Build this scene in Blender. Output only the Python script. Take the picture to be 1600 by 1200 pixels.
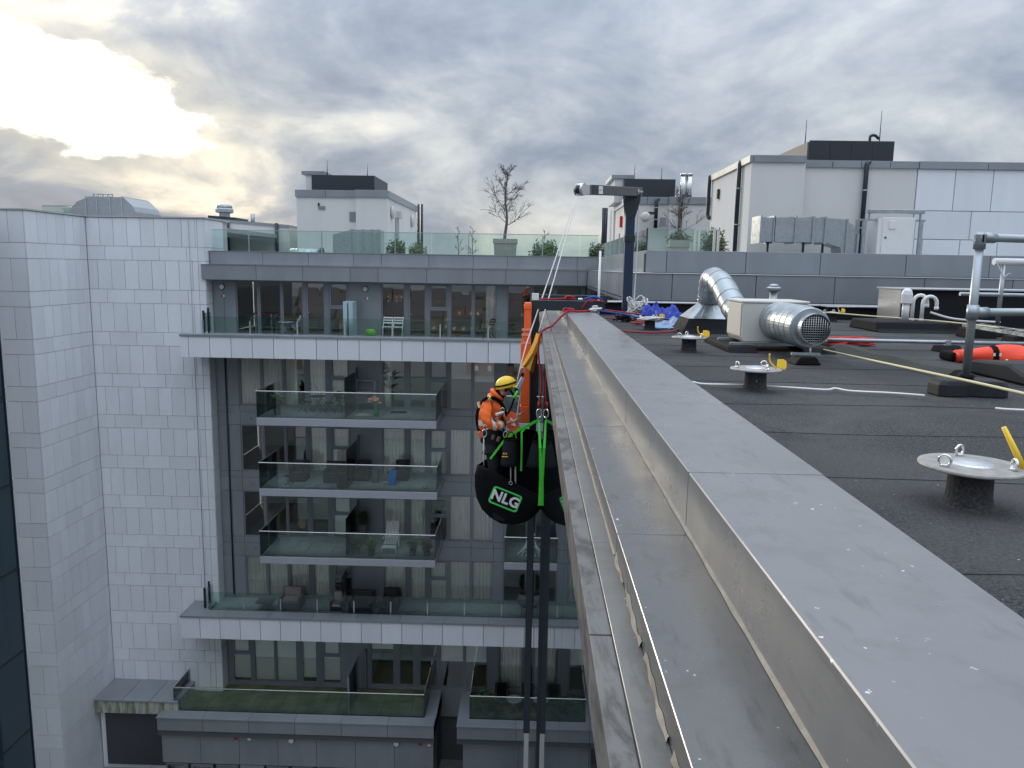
import bpy, bmesh, math, random
from mathutils import Vector, Matrix, Euler
random.seed(7)
R_ = math.radians
for o in list(bpy.data.objects): bpy.data.objects.remove(o)
SC = bpy.context.scene
COL = SC.collection

# ---------------------------------------------------------------- camera
FPX, CAMZ = 1210.0, 0.9
def _n(v): return Vector(v).normalized()
YC = _n(((832-800)/FPX, (418-600)/FPX, 1))            # world Y seen in camera axes (x right, y down, z forward)
_x = Vector((1, .02, 0)); _x.z = -(_x.x*YC.x+_x.y*YC.y)/YC.z
XC = _x.normalized(); ZC = XC.cross(YC)
RW = Matrix((XC, YC, ZC))
CAM = Vector((0, 0, CAMZ))
cd = bpy.data.cameras.new('camera'); cam = bpy.data.objects.new('camera', cd); COL.objects.link(cam)
cd.sensor_width = 36; cd.lens = 36*FPX/1600; cd.clip_start = .05; cd.clip_end = 3000
rt, dn, fw = [RW @ Vector(a) for a in ((1,0,0),(0,1,0),(0,0,1))]
m = Matrix.Identity(4)
for i in range(3): m[i][0], m[i][1], m[i][2], m[i][3] = rt[i], -dn[i], -fw[i], CAM[i]
cam.matrix_world = m
SC.camera = cam
# photo pixel -> direction -> point on a known plane
def ray(px, py): return RW @ Vector(((px-800)/FPX, (py-600)/FPX, 1))
def aY(px, py, Y): d = ray(px, py); return CAM + d*(Y/d.y)
def aX(px, py, X): d = ray(px, py); return CAM + d*(X/d.x)
def aZ(px, py, Z): d = ray(px, py); return CAM + d*((Z-CAMZ)/d.z)

# ---------------------------------------------------------------- world
SUN_AZ, SUN_EL = -30.0, 12.0      # degrees from +Y (negative = left), elevation
sd = Vector((math.sin(R_(SUN_AZ))*math.cos(R_(SUN_EL)), math.cos(R_(SUN_AZ))*math.cos(R_(SUN_EL)), math.sin(R_(SUN_EL))))
W = bpy.data.worlds.new('World'); SC.world = W; W.use_nodes = True
nt = W.node_tree; nt.nodes.clear()
class G:
    def __init__(s, nt): s.nt = nt
    def n(s, t, **k):
        x = s.nt.nodes.new(t)
        for a, b in k.items(): setattr(x, a, b)
        return x
    def l(s, a, b): s.nt.links.new(a, b)
    def put(s, sock, v):
        if isinstance(v, bpy.types.NodeSocket): s.l(v, sock)
        else: sock.default_value = v
    def m(s, op, a, b=None, c=None, clamp=False):
        x = s.n('ShaderNodeMath', operation=op, use_clamp=clamp); s.put(x.inputs[0], a)
        if b is not None: s.put(x.inputs[1], b)
        if c is not None: s.put(x.inputs[2], c)
        return x.outputs[0]
    def mr(s, v, a, b, c=0., d=1., smooth=True):
        x = s.n('ShaderNodeMapRange'); x.interpolation_type = 'SMOOTHSTEP' if smooth else 'LINEAR'
        s.put(x.inputs[0], v)
        for i, q in enumerate((a, b, c, d)): x.inputs[i+1].default_value = q
        return x.outputs[0]
    def dot(s, v, w):
        x = s.n('ShaderNodeVectorMath', operation='DOT_PRODUCT'); s.put(x.inputs[0], v); x.inputs[1].default_value = w; return x.outputs['Value']
    def noise(s, vec, scale, detail=5, rough=.55, dist=0.):
        x = s.n('ShaderNodeTexNoise'); s.put(x.inputs['Vector'], vec)
        x.inputs['Scale'].default_value = scale; x.inputs['Detail'].default_value = detail
        x.inputs['Roughness'].default_value = rough; x.inputs['Distortion'].default_value = dist
        return x.outputs['Fac']
    def ramp(s, f, stops):
        x = s.n('ShaderNodeValToRGB'); s.l(f, x.inputs[0]); e = x.color_ramp.elements
        while len(e) < len(stops): e.new(.5)
        for i, (p, c) in enumerate(stops): e[i].position = p; e[i].color = tuple(c)+((1,) if len(c) == 3 else ())
        return x.outputs[0]
    def mix(s, f, a, b, t='MIX'):
        x = s.n('ShaderNodeMix', data_type='RGBA', blend_type=t); s.put(x.inputs[0], f)
        s.put(x.inputs[6], a if isinstance(a, bpy.types.NodeSocket) else tuple(a)+(1,))
        s.put(x.inputs[7], b if isinstance(b, bpy.types.NodeSocket) else tuple(b)+(1,))
        return x.outputs[2]
    def comb(s, x, y, z):
        q = s.n('ShaderNodeCombineXYZ')
        for i, v in enumerate((x, y, z)): s.put(q.inputs[i], v)
        return q.outputs[0]
g = G(nt)
tc = g.n('ShaderNodeTexCoord').outputs['Generated']
sep = g.n('ShaderNodeSeparateXYZ'); g.l(tc, sep.inputs[0])
zz = g.m('MAXIMUM', sep.outputs[2], 0.0)
den = g.m('ADD', zz, .42)
pl = g.comb(g.m('DIVIDE', sep.outputs[0], den), g.m('DIVIDE', sep.outputs[1], den), 0.37)
n1 = g.noise(pl, 2.3, 10, .54, .45)
n2 = g.noise(pl, 6.5, 9, .58, .3)
nn = g.m('ADD', g.m('MULTIPLY', n1, .74), g.m('MULTIPLY', n2, .26))
cloud = g.ramp(nn, [(.35, (.108, .128, .165)), (.44, (.145, .168, .205)), (.50, (.182, .203, .236)), (.57, (.235, .252, .278)), (.67, (.335, .345, .355))])
sky = g.n('ShaderNodeTexSky', sky_type='NISHITA'); sky.sun_disc = False
sky.sun_elevation = R_(SUN_EL); sky.sun_rotation = R_(SUN_AZ)
nish = g.mix(1.0, sky.outputs[0], (.045, .048, .048), 'MULTIPLY')
cov = g.mr(n1, .40, .66, .98, .86)
base = g.mix(cov, nish, cloud)
# the break in the cloud in front of the sun
cen = ray(90, 138).normalized()
ur = Vector((0, 0, 1)); ri = cen.cross(ur).normalized(); up = ri.cross(cen)
til = R_(-11); ra = ri*math.cos(til)+up*math.sin(til); ua = up*math.cos(til)-ri*math.sin(til)
a_ = g.dot(tc, ra); b_ = g.dot(tc, ua); front = g.mr(g.dot(tc, cen), .3, .6)
n3 = g.noise(pl, 4.2, 7, .55, .2); n4 = g.noise(pl, 11., 6, .55, .3)
dd = g.m('SQRT', g.m('ADD', g.m('POWER', g.m('DIVIDE', a_, .125), 2.0), g.m('POWER', g.m('DIVIDE', b_, .045), 2.0)))
dd = g.m('ADD', dd, g.m('ADD', g.m('MULTIPLY', g.m('SUBTRACT', n3, .5), 1.7), g.m('MULTIPLY', g.m('SUBTRACT', n4, .5), .9)))
hole = g.m('MULTIPLY', g.mr(dd, .62, 1.25, 1., 0.), front)
halo = g.m('MULTIPLY', g.mr(dd, .6, 2.1, 1., 0.), front)
far = g.m('MULTIPLY', g.mr(g.dot(tc, cen), .90, 1.0, 0., 1.), 1.0)
warm = g.mix(g.m('MULTIPLY', halo, .55), base, (.45, .41, .31))
thin = g.m('MULTIPLY', g.mr(nn, .5, .64), far)
warm = g.mix(g.m('MULTIPLY', thin, .3), warm, (.80, .70, .48))
fin = g.mix(hole, warm, (2.6, 2.35, 1.9))
# overcast skies brighten towards the zenith (CIE overcast distribution)
cie = g.m('ADD', 1.0, g.m('MULTIPLY', g.m('MULTIPLY', zz, zz), 4.2))
fin = g.mix(1.0, fin, g.comb(cie, cie, cie), 'MULTIPLY')
bg = g.n('ShaderNodeBackground'); bg.inputs[1].default_value = 1.0; g.l(fin, bg.inputs[0])
wo = g.n('ShaderNodeOutputWorld'); g.l(bg.outputs[0], wo.inputs[0])

# ---------------------------------------------------------------- sun and exposure
sl = bpy.data.lights.new('sun', 'SUN'); sl.energy = .6; sl.angle = R_(12); sl.color = (1., .88, .70)
so = bpy.data.objects.new('sun', sl); COL.objects.link(so); so.rotation_euler = sd.to_track_quat('Z', 'Y').to_euler(); so.location = (-30, 40, 30)
SC.view_settings.view_transform = 'Standard'; SC.view_settings.look = 'None'
SC.view_settings.exposure = 1.15; SC.view_settings.gamma = 1.0
SC.render.engine = 'CYCLES'
SC.cycles.max_bounces = 10; SC.cycles.transparent_max_bounces = 16; SC.cycles.glossy_bounces = 5
SC.render.resolution_x, SC.render.resolution_y = 1024, 768

# ---------------------------------------------------------------- materials
MATS = {}
def mat(name, c, rough=.6, metal=0., var=.08, scale=6., bump=0., bscale=40., rnd=0., c2=None, detail=6, stretch=(1,1,1), spec=.5, rvar=0., coat=0.):
    if name in MATS: return MATS[name]
    M = bpy.data.materials.new(name); M.use_nodes = True; q = G(M.node_tree)
    b = M.node_tree.nodes['Principled BSDF']
    geo = q.n('ShaderNodeNewGeometry').outputs['Position']
    mp = q.n('ShaderNodeMapping'); q.l(geo, mp.inputs[0]); mp.inputs['Scale'].default_value = stretch
    nz = q.noise(mp.outputs[0], scale, detail, .6)
    c2 = c2 or tuple(x*.6 for x in c)
    f = q.mr(nz, .3, .7, var, 0.)
    colr = q.mix(f, c, c2)
    if rnd:
        oi = q.n('ShaderNodeObjectInfo').outputs['Random']
        k = q.m('ADD', 1-rnd, q.m('MULTIPLY', oi, 2*rnd)); colr = q.mix(1., colr, q.comb(k, k, k), 'MULTIPLY')
    q.l(colr, b.inputs['Base Color'])
    b.inputs['Roughness'].default_value = rough; b.inputs['Metallic'].default_value = metal
    b.inputs['Specular IOR Level'].default_value = spec; b.inputs['Coat Weight'].default_value = coat
    if rvar: q.l(q.mr(nz, .3, .7, rough-rvar, rough+rvar), b.inputs['Roughness'])
    if bump:
        bn = q.noise(geo, bscale, 4, .6); bu = q.n('ShaderNodeBump'); bu.inputs['Strength'].default_value = bump; bu.inputs['Distance'].default_value = .01
        q.l(bn, bu.inputs['Height']); q.l(bu.outputs[0], b.inputs['Normal'])
    MATS[name] = M
    return M
def glass(name, tint, refl=1.0, rough=.0, ior=1.5, k=1.):
    M = bpy.data.materials.new(name); M.use_nodes = True; q = G(M.node_tree); q.nt.nodes.clear()
    fr = q.n('ShaderNodeFresnel'); fr.inputs[0].default_value = ior
    tr = q.n('ShaderNodeBsdfTransparent'); tr.inputs[0].default_value = tuple(tint)+(1,)
    gl = q.n('ShaderNodeBsdfGlossy'); gl.inputs[0].default_value = (refl, refl, refl, 1); gl.inputs['Roughness'].default_value = rough
    mx = q.n('ShaderNodeMixShader'); f = q.m('MULTIPLY', fr.outputs[0], k, clamp=True); q.l(f, mx.inputs[0]); q.l(tr.outputs[0], mx.inputs[1]); q.l(gl.outputs[0], mx.inputs[2])
    o = q.n('ShaderNodeOutputMaterial'); q.l(mx.outputs[0], o.inputs[0]); MATS[name] = M
    return M
stone = mat('stone_panel', (.75, .775, .805), .55, var=.22, scale=1.6, rnd=.055, stretch=(1,1,.35), c2=(.57,.59,.615))
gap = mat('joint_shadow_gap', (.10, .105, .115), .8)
sgap = mat('stone_joint', (.47, .48, .49), .8)
gpan = mat('grey_panel', (.285, .312, .335), .36, metal=.2, var=.3, scale=1.2, rnd=.05, stretch=(1,1,.4), rvar=.06)
frame = mat('window_frame', (.24, .26, .29), .4, metal=.3)
render_w = mat('white_render', (.70, .69, .675), .85, var=.2, scale=.8, stretch=(1,1,.3), bump=.12, bscale=60, c2=(.49,.48,.47))
dkplant = mat('dark_cladding', (.028, .036, .048), .45, var=.2)
def felt_mat():
    M = bpy.data.materials.new('mineral_felt'); M.use_nodes = True; q = G(M.node_tree); b = M.node_tree.nodes['Principled BSDF']
    p = q.n('ShaderNodeNewGeometry').outputs['Position']
    gr1 = q.noise(p, 75., 6, .8); gr2 = q.noise(p, 24., 6, .75); big = q.noise(p, .9, 6, .6, .6); pud = q.noise(p, .45, 4, .5, .3)
    col = q.mix(q.mr(gr1, .40, .60), (.012, .0125, .014), (.092, .094, .10)); col = q.mix(q.mr(gr2, .40, .66, 0., .5), col, (.022, .022, .025))
    col = q.mix(q.mr(big, .42, .62, 0., .55), col, (.085, .083, .08)); col = q.mix(q.mr(pud, .56, .64, 0., .45), col, (.028, .028, .03))
    sp = q.noise(p, 60., 1, .5); col = q.mix(q.m('MULTIPLY', q.mr(sp, .755, .78), q.mr(q.noise(p, 2.3, 2, .5), .48, .56)), col, (.55, .55, .52))
    rd = q.n('ShaderNodeObjectInfo').outputs['Random']; k = q.m('ADD', .9, q.m('MULTIPLY', rd, .2)); col = q.mix(1., col, q.comb(k, k, k), 'MULTIPLY')
    q.l(col, b.inputs['Base Color']); b.inputs['Roughness'].default_value = .85; b.inputs['Specular IOR Level'].default_value = .25
    bu = q.n('ShaderNodeBump'); bu.inputs['Strength'].default_value = .8; bu.inputs['Distance'].default_value = .004; q.l(gr1, bu.inputs['Height']); q.l(bu.outputs[0], b.inputs['Normal'])
    MATS['mineral_felt'] = M; return M
felt = felt_mat()
feltv = mat('felt_upstand', (.017, .018, .021), .8, var=.6, scale=30., bump=.3, bscale=120., spec=.2)
galv = mat('galvanised_steel', (.43, .47, .49), .38, metal=.7, var=.45, scale=9., rvar=.1, c2=(.27,.30,.32))
steel = mat('stainless', (.75, .75, .74), .22, metal=.9, var=.1)
alu = mat('aluminium', (.6, .61, .62), .3, metal=.8, var=.15)
dsteel = mat('dark_steel', (.018, .026, .036), .42, var=.2, scale=20.)
blue_st = mat('blue_paint_steel', (.012, .03, .075), .35, var=.25, scale=14.)
rubber = mat('black_rubber', (.010, .010, .011), .75, var=.4, scale=20., bump=.2, spec=.2)
rubg = mat('recycled_rubber', (.026, .027, .030), .65, var=.4, scale=30., bump=.25, bscale=80., spec=.3)
blk = mat('black_fabric', (.006, .006, .007), .85, spec=.15, var=.5, scale=18., bump=.4, bscale=25.)
blk2 = mat('dark_grey_fabric', (.016, .017, .02), .85, spec=.2, var=.5, scale=18., bump=.4, bscale=25.)
hiviz = mat('orange_hi_vis', (1., .17, .02), .7, var=.35, scale=14., bump=.5, bscale=18., c2=(.75,.09,.01))
orange = mat('orange_pvc', (.98, .15, .025), .45, var=.25, scale=6.)
oband = mat('pale_orange_band', (.95, .32, .2), .5)
silverb = mat('reflective_band', (.82, .80, .76), .45, var=.2)
yel = mat('yellow_plastic', (.93, .60, .03), .4)
ycanv = mat('ochre_canvas', (.78, .37, .035), .8, var=.35, scale=12., bump=.4)
green = mat('green_webbing', (.07, .72, .035), .6, var=.25, scale=30.)
lime = mat('lime_print', (.06, .75, .12), .5)
white = mat('white_paint', (.8, .8, .79), .45)
whitepl = mat('white_plastic', (.78, .78, .77), .35)
offw = mat('cream_paint', (.62, .61, .55), .45, var=.15, scale=3.)
redr = mat('red_rope', (.36, .012, .02), .7, var=.3, scale=60.)
redb = mat('bright_red', (.6, .02, .015), .55)
bluer = mat('blue_rope', (.015, .09, .42), .7)
bluet = mat('blue_tarp', (.012, .05, .42), .45, var=.4, scale=8.)
blueg = mat('blue_grey_tarp', (.22, .33, .50), .5, var=.3)
wrope = mat('white_rope', (.70, .69, .66), .8, var=.3, scale=60.)
yrope = mat('straw_rope', (.72, .66, .40), .8, var=.3, scale=60.)
skin = mat('skin', (.52, .27, .2), .5)
terra = mat('beige_planter', (.42, .38, .34), .8, var=.2)
bark = mat('bark', (.16, .125, .11), .9, var=.4)
leafg = mat('leaf_green', (.10, .17, .035), .6, rnd=.3, var=.4, scale=12.)
leafd = mat('leaf_dark', (.035, .07, .025), .6, rnd=.3, var=.4, scale=12.)
leafo = mat('leaf_olive', (.10, .12, .05), .65, rnd=.3, var=.4, scale=12.)
curt = mat('curtain_cloth', (.86, .84, .78), .9, var=.2, scale=4., stretch=(6,6,.3))
blind = mat('roller_blind', (.84, .86, .80), .8)
inwall = mat('interior_wall', (.74, .71, .66), .9)
infloor = mat('interior_floor', (.30, .24, .18), .6)
deck = mat('deck_tile', (.31, .34, .345), .75, var=.4, scale=4., rnd=.1)
moss = mat('mossy_tile', (.16, .165, .10), .9, var=.95, scale=1.1, c2=(.055, .095, .015), rnd=.15, bump=.3)
stain = mat('mossy_render', (.55, .54, .50), .85, var=.95, scale=2.2, c2=(.12, .13, .05), stretch=(2,2,.35))
dfurn = mat('dark_rattan', (.03, .032, .036), .7, var=.3, scale=40., bump=.4)
gfurn = mat('grey_rattan', (.13, .125, .13), .7, var=.3, scale=40., bump=.4)
cush = mat('mauve_cushion', (.30, .23, .23), .9)
ground_m = mat('paving', (.27, .27, .26), .85, var=.5, scale=.3)
wood = mat('pale_wood', (.50, .36, .2), .6)
lamp_m = mat('opal_lamp', (.78, .77, .72), .4)
gl_win = glass('window_glass', (.97, .985, .98), .95, k=2.4)
gl_bal = glass('balustrade_glass', (.84, .935, .905), .9, k=1.1)
gl_edge = mat('glass_edge', (.06, .22, .19), .15)
def curtain_wall(name, c):
    M = mat(name, c, .015, var=.1, spec=.6); return M
cw_own = curtain_wall('curtain_glass', (.012, .02, .024))
cw_left = mat('blue_curtain_glass', (.02, .05, .07), .04, var=.15, scale=.5, spec=.45)
# parapet metal: weathered polyester-coated aluminium with droppings, drip marks and grime
def weathered(name, c, grime, rough, metal, spots, dirty=0.):
    M = bpy.data.materials.new(name); M.use_nodes = True; q = G(M.node_tree); b = M.node_tree.nodes['Principled BSDF']
    p = q.n('ShaderNodeNewGeometry').outputs['Position']
    big = q.noise(p, 1.3, 7, .62, .4)
    mp = q.n('ShaderNodeMapping'); q.l(p, mp.inputs[0]); mp.inputs['Scale'].default_value = (1, .22, 1)
    fine = q.noise(mp.outputs[0], 22., 6, .65)
    col = q.mix(q.mr(big, .36, .66, 0., .55), c, tuple(x*.8 for x in c))
    col = q.mix(q.mr(fine, .56, .74, 0., grime), col, tuple(x*.5 for x in c))
    if dirty:
        md = q.n('ShaderNodeMapping'); q.l(p, md.inputs[0]); md.inputs['Scale'].default_value = (1, .5, 1)
        col = q.mix(q.mr(q.noise(md.outputs[0], 6., 8, .7, .8), .42, .62, 0., dirty), col, (.035, .034, .032))
    if spots:
        sp = q.noise(p, 55., 2, .5); msk = q.noise(p, 3.1, 3, .5)
        col = q.mix(q.m('MULTIPLY', q.mr(sp, .715, .75), q.mr(msk, .5, .58)), col, (.72, .72, .69))
        mq = q.n('ShaderNodeMapping'); q.l(p, mq.inputs[0]); mq.inputs['Scale'].default_value = (1, 1, .1)
        st_ = q.noise(mq.outputs[0], 9., 5, .6)
        col = q.mix(q.m('MULTIPLY', q.mr(st_, .5, .68), .3), col, tuple(x*.6 for x in c))
    q.l(col, b.inputs['Base Color']); b.inputs['Metallic'].default_value = metal
    q.l(q.mr(big, .3, .7, rough-.07, rough+.1), b.inputs['Roughness'])
    bn = q.noise(p, 2.5, 2, .5); bu = q.n('ShaderNodeBump'); bu.inputs['Strength'].default_value = .035; bu.inputs['Distance'].default_value = .02
    q.l(bn, bu.inputs['Height']); q.l(bu.outputs[0], b.inputs['Normal']); MATS[name] = M
    return M
cop_m = weathered('coping_metal', (.25, .25, .253), .5, .30, .4, True)
ledge_m = weathered('ledge_metal', (.155, .155, .152), .7, .27, .45, True)
gut_m = weathered('gutter_metal', (.18, .176, .165), .7, .4, .3, True, .25)
lip_m = weathered('lip_concrete', (.15, .147, .14), 1., .7, .0, False, .85)
seal = mat('old_sealant', (.36, .32, .26), .85, var=.6, scale=14., c2=(.2,.17,.13), bump=.4)

# ---------------------------------------------------------------- mesh helpers
ORG = {}
def lab(o, label=None, cat=None, group=None, kind=None):
    for k, v in (('label', label), ('category', cat), ('group', group), ('kind', kind)):
        if v: o[k] = v
    return o
def thing(name, label, cat, loc=(0, 0, 0), group=None):
    o = bpy.data.objects.new(name, None); COL.objects.link(o); o.location = loc; o.empty_display_size = .1
    ORG[o.name] = Vector(loc); return lab(o, label, cat, group)
class MB:
    def __init__(s): s.v = []; s.f = []; s.sm = []
    def add(s, vs, fs, smooth=False):
        k = len(s.v); s.v += [Vector(v) for v in vs]
        for f in fs: s.f.append([i+k for i in f]); s.sm.append(smooth)
        return s
    def box(s, x0, x1, y0, y1, z0, z1):
        if x0 > x1: x0, x1 = x1, x0
        if y0 > y1: y0, y1 = y1, y0
        if z0 > z1: z0, z1 = z1, z0
        return s.add([(x, y, z) for z in (z0, z1) for y in (y0, y1) for x in (x0, x1)], [(0,2,3,1),(4,5,7,6),(0,1,5,4),(2,6,7,3),(0,4,6,2),(1,3,7,5)])
    def bar(s, a, b, w, h, up=(0, 0, 1)):
        a, b = Vector(a), Vector(b); d = (b-a).normalized(); u = Vector(up)
        if abs(d.dot(u)) > .99: u = Vector((0, 1, 0))
        r = d.cross(u).normalized()*w/2; u = r.cross(d).normalized()*h/2
        vs = [p+i*r+j*u for p in (a, b) for i, j in ((-1,-1),(1,-1),(1,1),(-1,1))]
        return s.add(vs, [(0,1,2,3),(7,6,5,4),(0,4,5,1),(1,5,6,2),(2,6,7,3),(3,7,4,0)])
    def prism(s, poly, axis, a, b):
        # poly: list of 2D points; extruded along axis from a to b
        def P(q, t): return {'x': (t, q[0], q[1]), 'y': (q[0], t, q[1]), 'z': (q[0], q[1], t)}[axis]
        n = len(poly); vs = [P(q, a) for q in poly]+[P(q, b) for q in poly]
        return s.add(vs, [list(range(n))[::-1], list(range(n, 2*n))]+[(i, (i+1) % n, n+(i+1) % n, n+i) for i in range(n)])
    def tube(s, pts, r, seg=8, caps=True, closed=False):
        pts = [Vector(p) for p in pts]; n = len(pts); rs = r if isinstance(r, (list, tuple)) else [r]*n
        vs = []; u = None
        for i, p in enumerate(pts):
            if closed: d = pts[(i+1) % n]-pts[i-1]
            else: d = pts[min(i+1, n-1)]-pts[max(i-1, 0)]
            d = d.normalized() if d.length > 1e-9 else Vector((0, 0, 1))
            if u is None:
                u = Vector((0, 0, 1)) if abs(d.z) < .9 else Vector((1, 0, 0))
            u = (u-d*u.dot(d))
            if u.length < 1e-6: u = Vector((1, 0, 0))-d*d.x
            u.normalize(); w = d.cross(u)
            for k in range(seg):
                t = 2*math.pi*k/seg; vs.append(p+rs[i]*(u*math.cos(t)+w*math.sin(t)))
        fs = []
        for i in range(n if closed else n-1):
            j = (i+1) % n
            for k in range(seg): fs.append((i*seg+k, i*seg+(k+1) % seg, j*seg+(k+1) % seg, j*seg+k))
        s.add(vs, fs, True)
        if caps and not closed:
            k0 = len(s.v)-len(vs)
            s.f.append([k0+i for i in range(seg)][::-1]); s.sm.append(False)
            s.f.append([k0+(n-1)*seg+i for i in range(seg)]); s.sm.append(False)
        return s
    def cyl(s, a, b, r, seg=16, r2=None): return s.tube([a, b], [r, r if r2 is None else r2], seg)
    def rev(s, prof, c, seg=24, axis='z'):
        # prof: (radius, height) ; revolve about axis through c
        c = Vector(c); vs = []
        for r, h in prof:
            for k in range(seg):
                t = 2*math.pi*k/seg; x, y = r*math.cos(t), r*math.sin(t)
                vs.append(c+Vector({'z': (x, y, h), 'y': (x, h, y), 'x': (h, x, y)}[axis]))
        fs = [(i*seg+k, i*seg+(k+1) % seg, (i+1)*seg+(k+1) % seg, (i+1)*seg+k) for i in range(len(prof)-1) for k in range(seg)]
        s.add(vs, fs, False); n = len(prof)
        k0 = len(s.v)-len(vs)
        if prof[0][0] > 1e-6: s.f.append([k0+i for i in range(seg)][::-1]); s.sm.append(False)
        if prof[-1][0] > 1e-6: s.f.append([k0+(n-1)*seg+i for i in range(seg)]); s.sm.append(False)
        return s
    def build(s, name, m, parent=None, bevel=0, seg=1, smooth=None):
        me = bpy.data.meshes.new(name); off = Vector((0, 0, 0))
        if parent is not None: off = ORG[parent.name]
        elif s.v:
            lo = [min(v[i] for v in s.v) for i in range(3)]; hi = [max(v[i] for v in s.v) for i in range(3)]
            off = Vector(((lo[0]+hi[0])/2, (lo[1]+hi[1])/2, lo[2]))
        me.from_pydata([v-off for v in s.v], [], s.f)
        me.polygons.foreach_set('use_smooth', [bool(x) if smooth is None else smooth for x in s.sm])
        bm = bmesh.new(); bm.from_mesh(me)
        bmesh.ops.recalc_face_normals(bm, faces=bm.faces)
        if bevel: bmesh.ops.bevel(bm, geom=[e for e in bm.edges if e.is_manifold and e.calc_face_angle(0) > .6], offset=bevel, segments=seg, affect='EDGES', profile=.5)
        bm.to_mesh(me); bm.free()
        me.materials.append(m)
        o = bpy.data.objects.new(name, me); COL.objects.link(o)
        if parent is not None: o.parent = parent; ORG[o.name] = off
        else: o.location = off; ORG[o.name] = off
        return o
def bx(name, m, parent, x0, x1, y0, y1, z0, z1, bevel=0): return MB().box(x0, x1, y0, y1, z0, z1).build(name, m, parent, bevel)
def copy_tree(o, dv, label=None, group=None, rz=None):
    def cp(a, par):
        c = a.copy(); COL.objects.link(c)
        if par: c.parent = par
        for ch in a.children: cp(ch, c)
        return c
    c = cp(o, None); c.location = Vector(dv)
    if rz is not None: c.rotation_euler.z = rz
    if label: c['label'] = label
    if group: c['group'] = group
    return c
def sag(a, b, s, n=12, wob=0.):
    a, b = Vector(a), Vector(b); out = []
    for i in range(n+1):
        t = i/n; p = a.lerp(b, t); p.z -= s*4*t*(1-t)
        if wob and 0 < i < n: p += Vector((random.uniform(-wob, wob), random.uniform(-wob, wob), 0))
        out.append(p)
    return out
def smooth_path(pts, k=6):
    P = [Vector(p) for p in pts]; out = []
    for i in range(len(P)-1):
        p0, p1, p2, p3 = P[max(i-1, 0)], P[i], P[i+1], P[min(i+2, len(P)-1)]
        for j in range(k):
            t = j/k; out.append(.5*((2*p1)+(p2-p0)*t+(2*p0-5*p1+4*p2-p3)*t*t+(3*p1-p0-3*p2+p3)*t**3))
    return out+[P[-1]]
def leaves(c, rx, ry, rz, n, size, seed=1, flat=.0, shell=.35):
    rr = random.Random(seed); b = MB()
    for _ in range(n):
        while True:
            v = Vector((rr.uniform(-1,1), rr.uniform(-1,1), rr.uniform(-1,1)))
            if shell < v.length < 1: break
        bump = .75+.25*math.sin(5*v.x+seed)*math.cos(4*v.y+2*seed)*1.3
        p = Vector(c)+Vector((v.x*rx, v.y*ry, v.z*rz))*bump
        d = Vector((rr.gauss(0,1), rr.gauss(0,1), rr.gauss(0,.6)+.4)).normalized(); w = d.orthogonal().normalized(); s = size*rr.uniform(.6, 1.3)
        b.add([p-w*s*.35, p+d*s*.4-w*s*.12, p+d*s, p+w*s*.35], [(0,1,2,3)])
    return b
# ================================================================ SETTING
GZ = -23.0
gr = bx('ground', ground_m, None, -700, 700, -700, 900, GZ-.5, GZ); lab(gr, kind='structure')

# houses and trees of the town behind the camera (they show in the window panes)
rr = random.Random(5); wb, rb_, tb = MB(), MB(), MB()
for row in range(9):
    yy = -105-row*40
    for q in range(22):
        x = -130+q*12+rr.uniform(-1, 1); h = rr.uniform(5, 7.5); w = 5.2
        if rr.random() < .22: continue
        wb.box(x-w, x+w, yy-4, yy+4, GZ, GZ+h); rb_.prism([(yy-4.4, GZ+h), (yy+4.4, GZ+h), (yy, GZ+h+3)], 'x', x-w-.2, x+w+.2)
        for e in (-3, 0, 3): tb.box(x+e-.45, x+e+.45, yy+4.01, yy+4.05, GZ+1, GZ+2.2).box(x+e-.45, x+e+.45, yy+4.01, yy+4.05, GZ+3.6, GZ+4.7)
town = thing('far_houses', 'rows of brick houses of the town mirrored in the apartment windows', 'houses', (0, -200, GZ)); town['kind'] = 'stuff'
wb.build('wall', mat('brick', (.26, .15, .11), .85, var=.5, scale=.15, c2=(.42,.38,.33)), town); rb_.build('roof', mat('slate', (.10, .085, .085), .7, var=.5, scale=.1), town); tb.build('window', white, town)
tr_ = MB()
for q in range(60):
    x, y_ = rr.uniform(-130, 130), rr.uniform(-390, -60); l_ = leaves((x, y_, GZ+5), 3.2, 3.2, 4, 60, 1.5, q); tr_.v, o_ = tr_.v+l_.v, len(tr_.v); tr_.f += [[i+o_ for i in f] for f in l_.f]; tr_.sm += l_.sm
lab(tr_.build('far_trees', leafd, None), 'dark trees between the houses of the town behind the roof', 'trees', kind='stuff')

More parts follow.
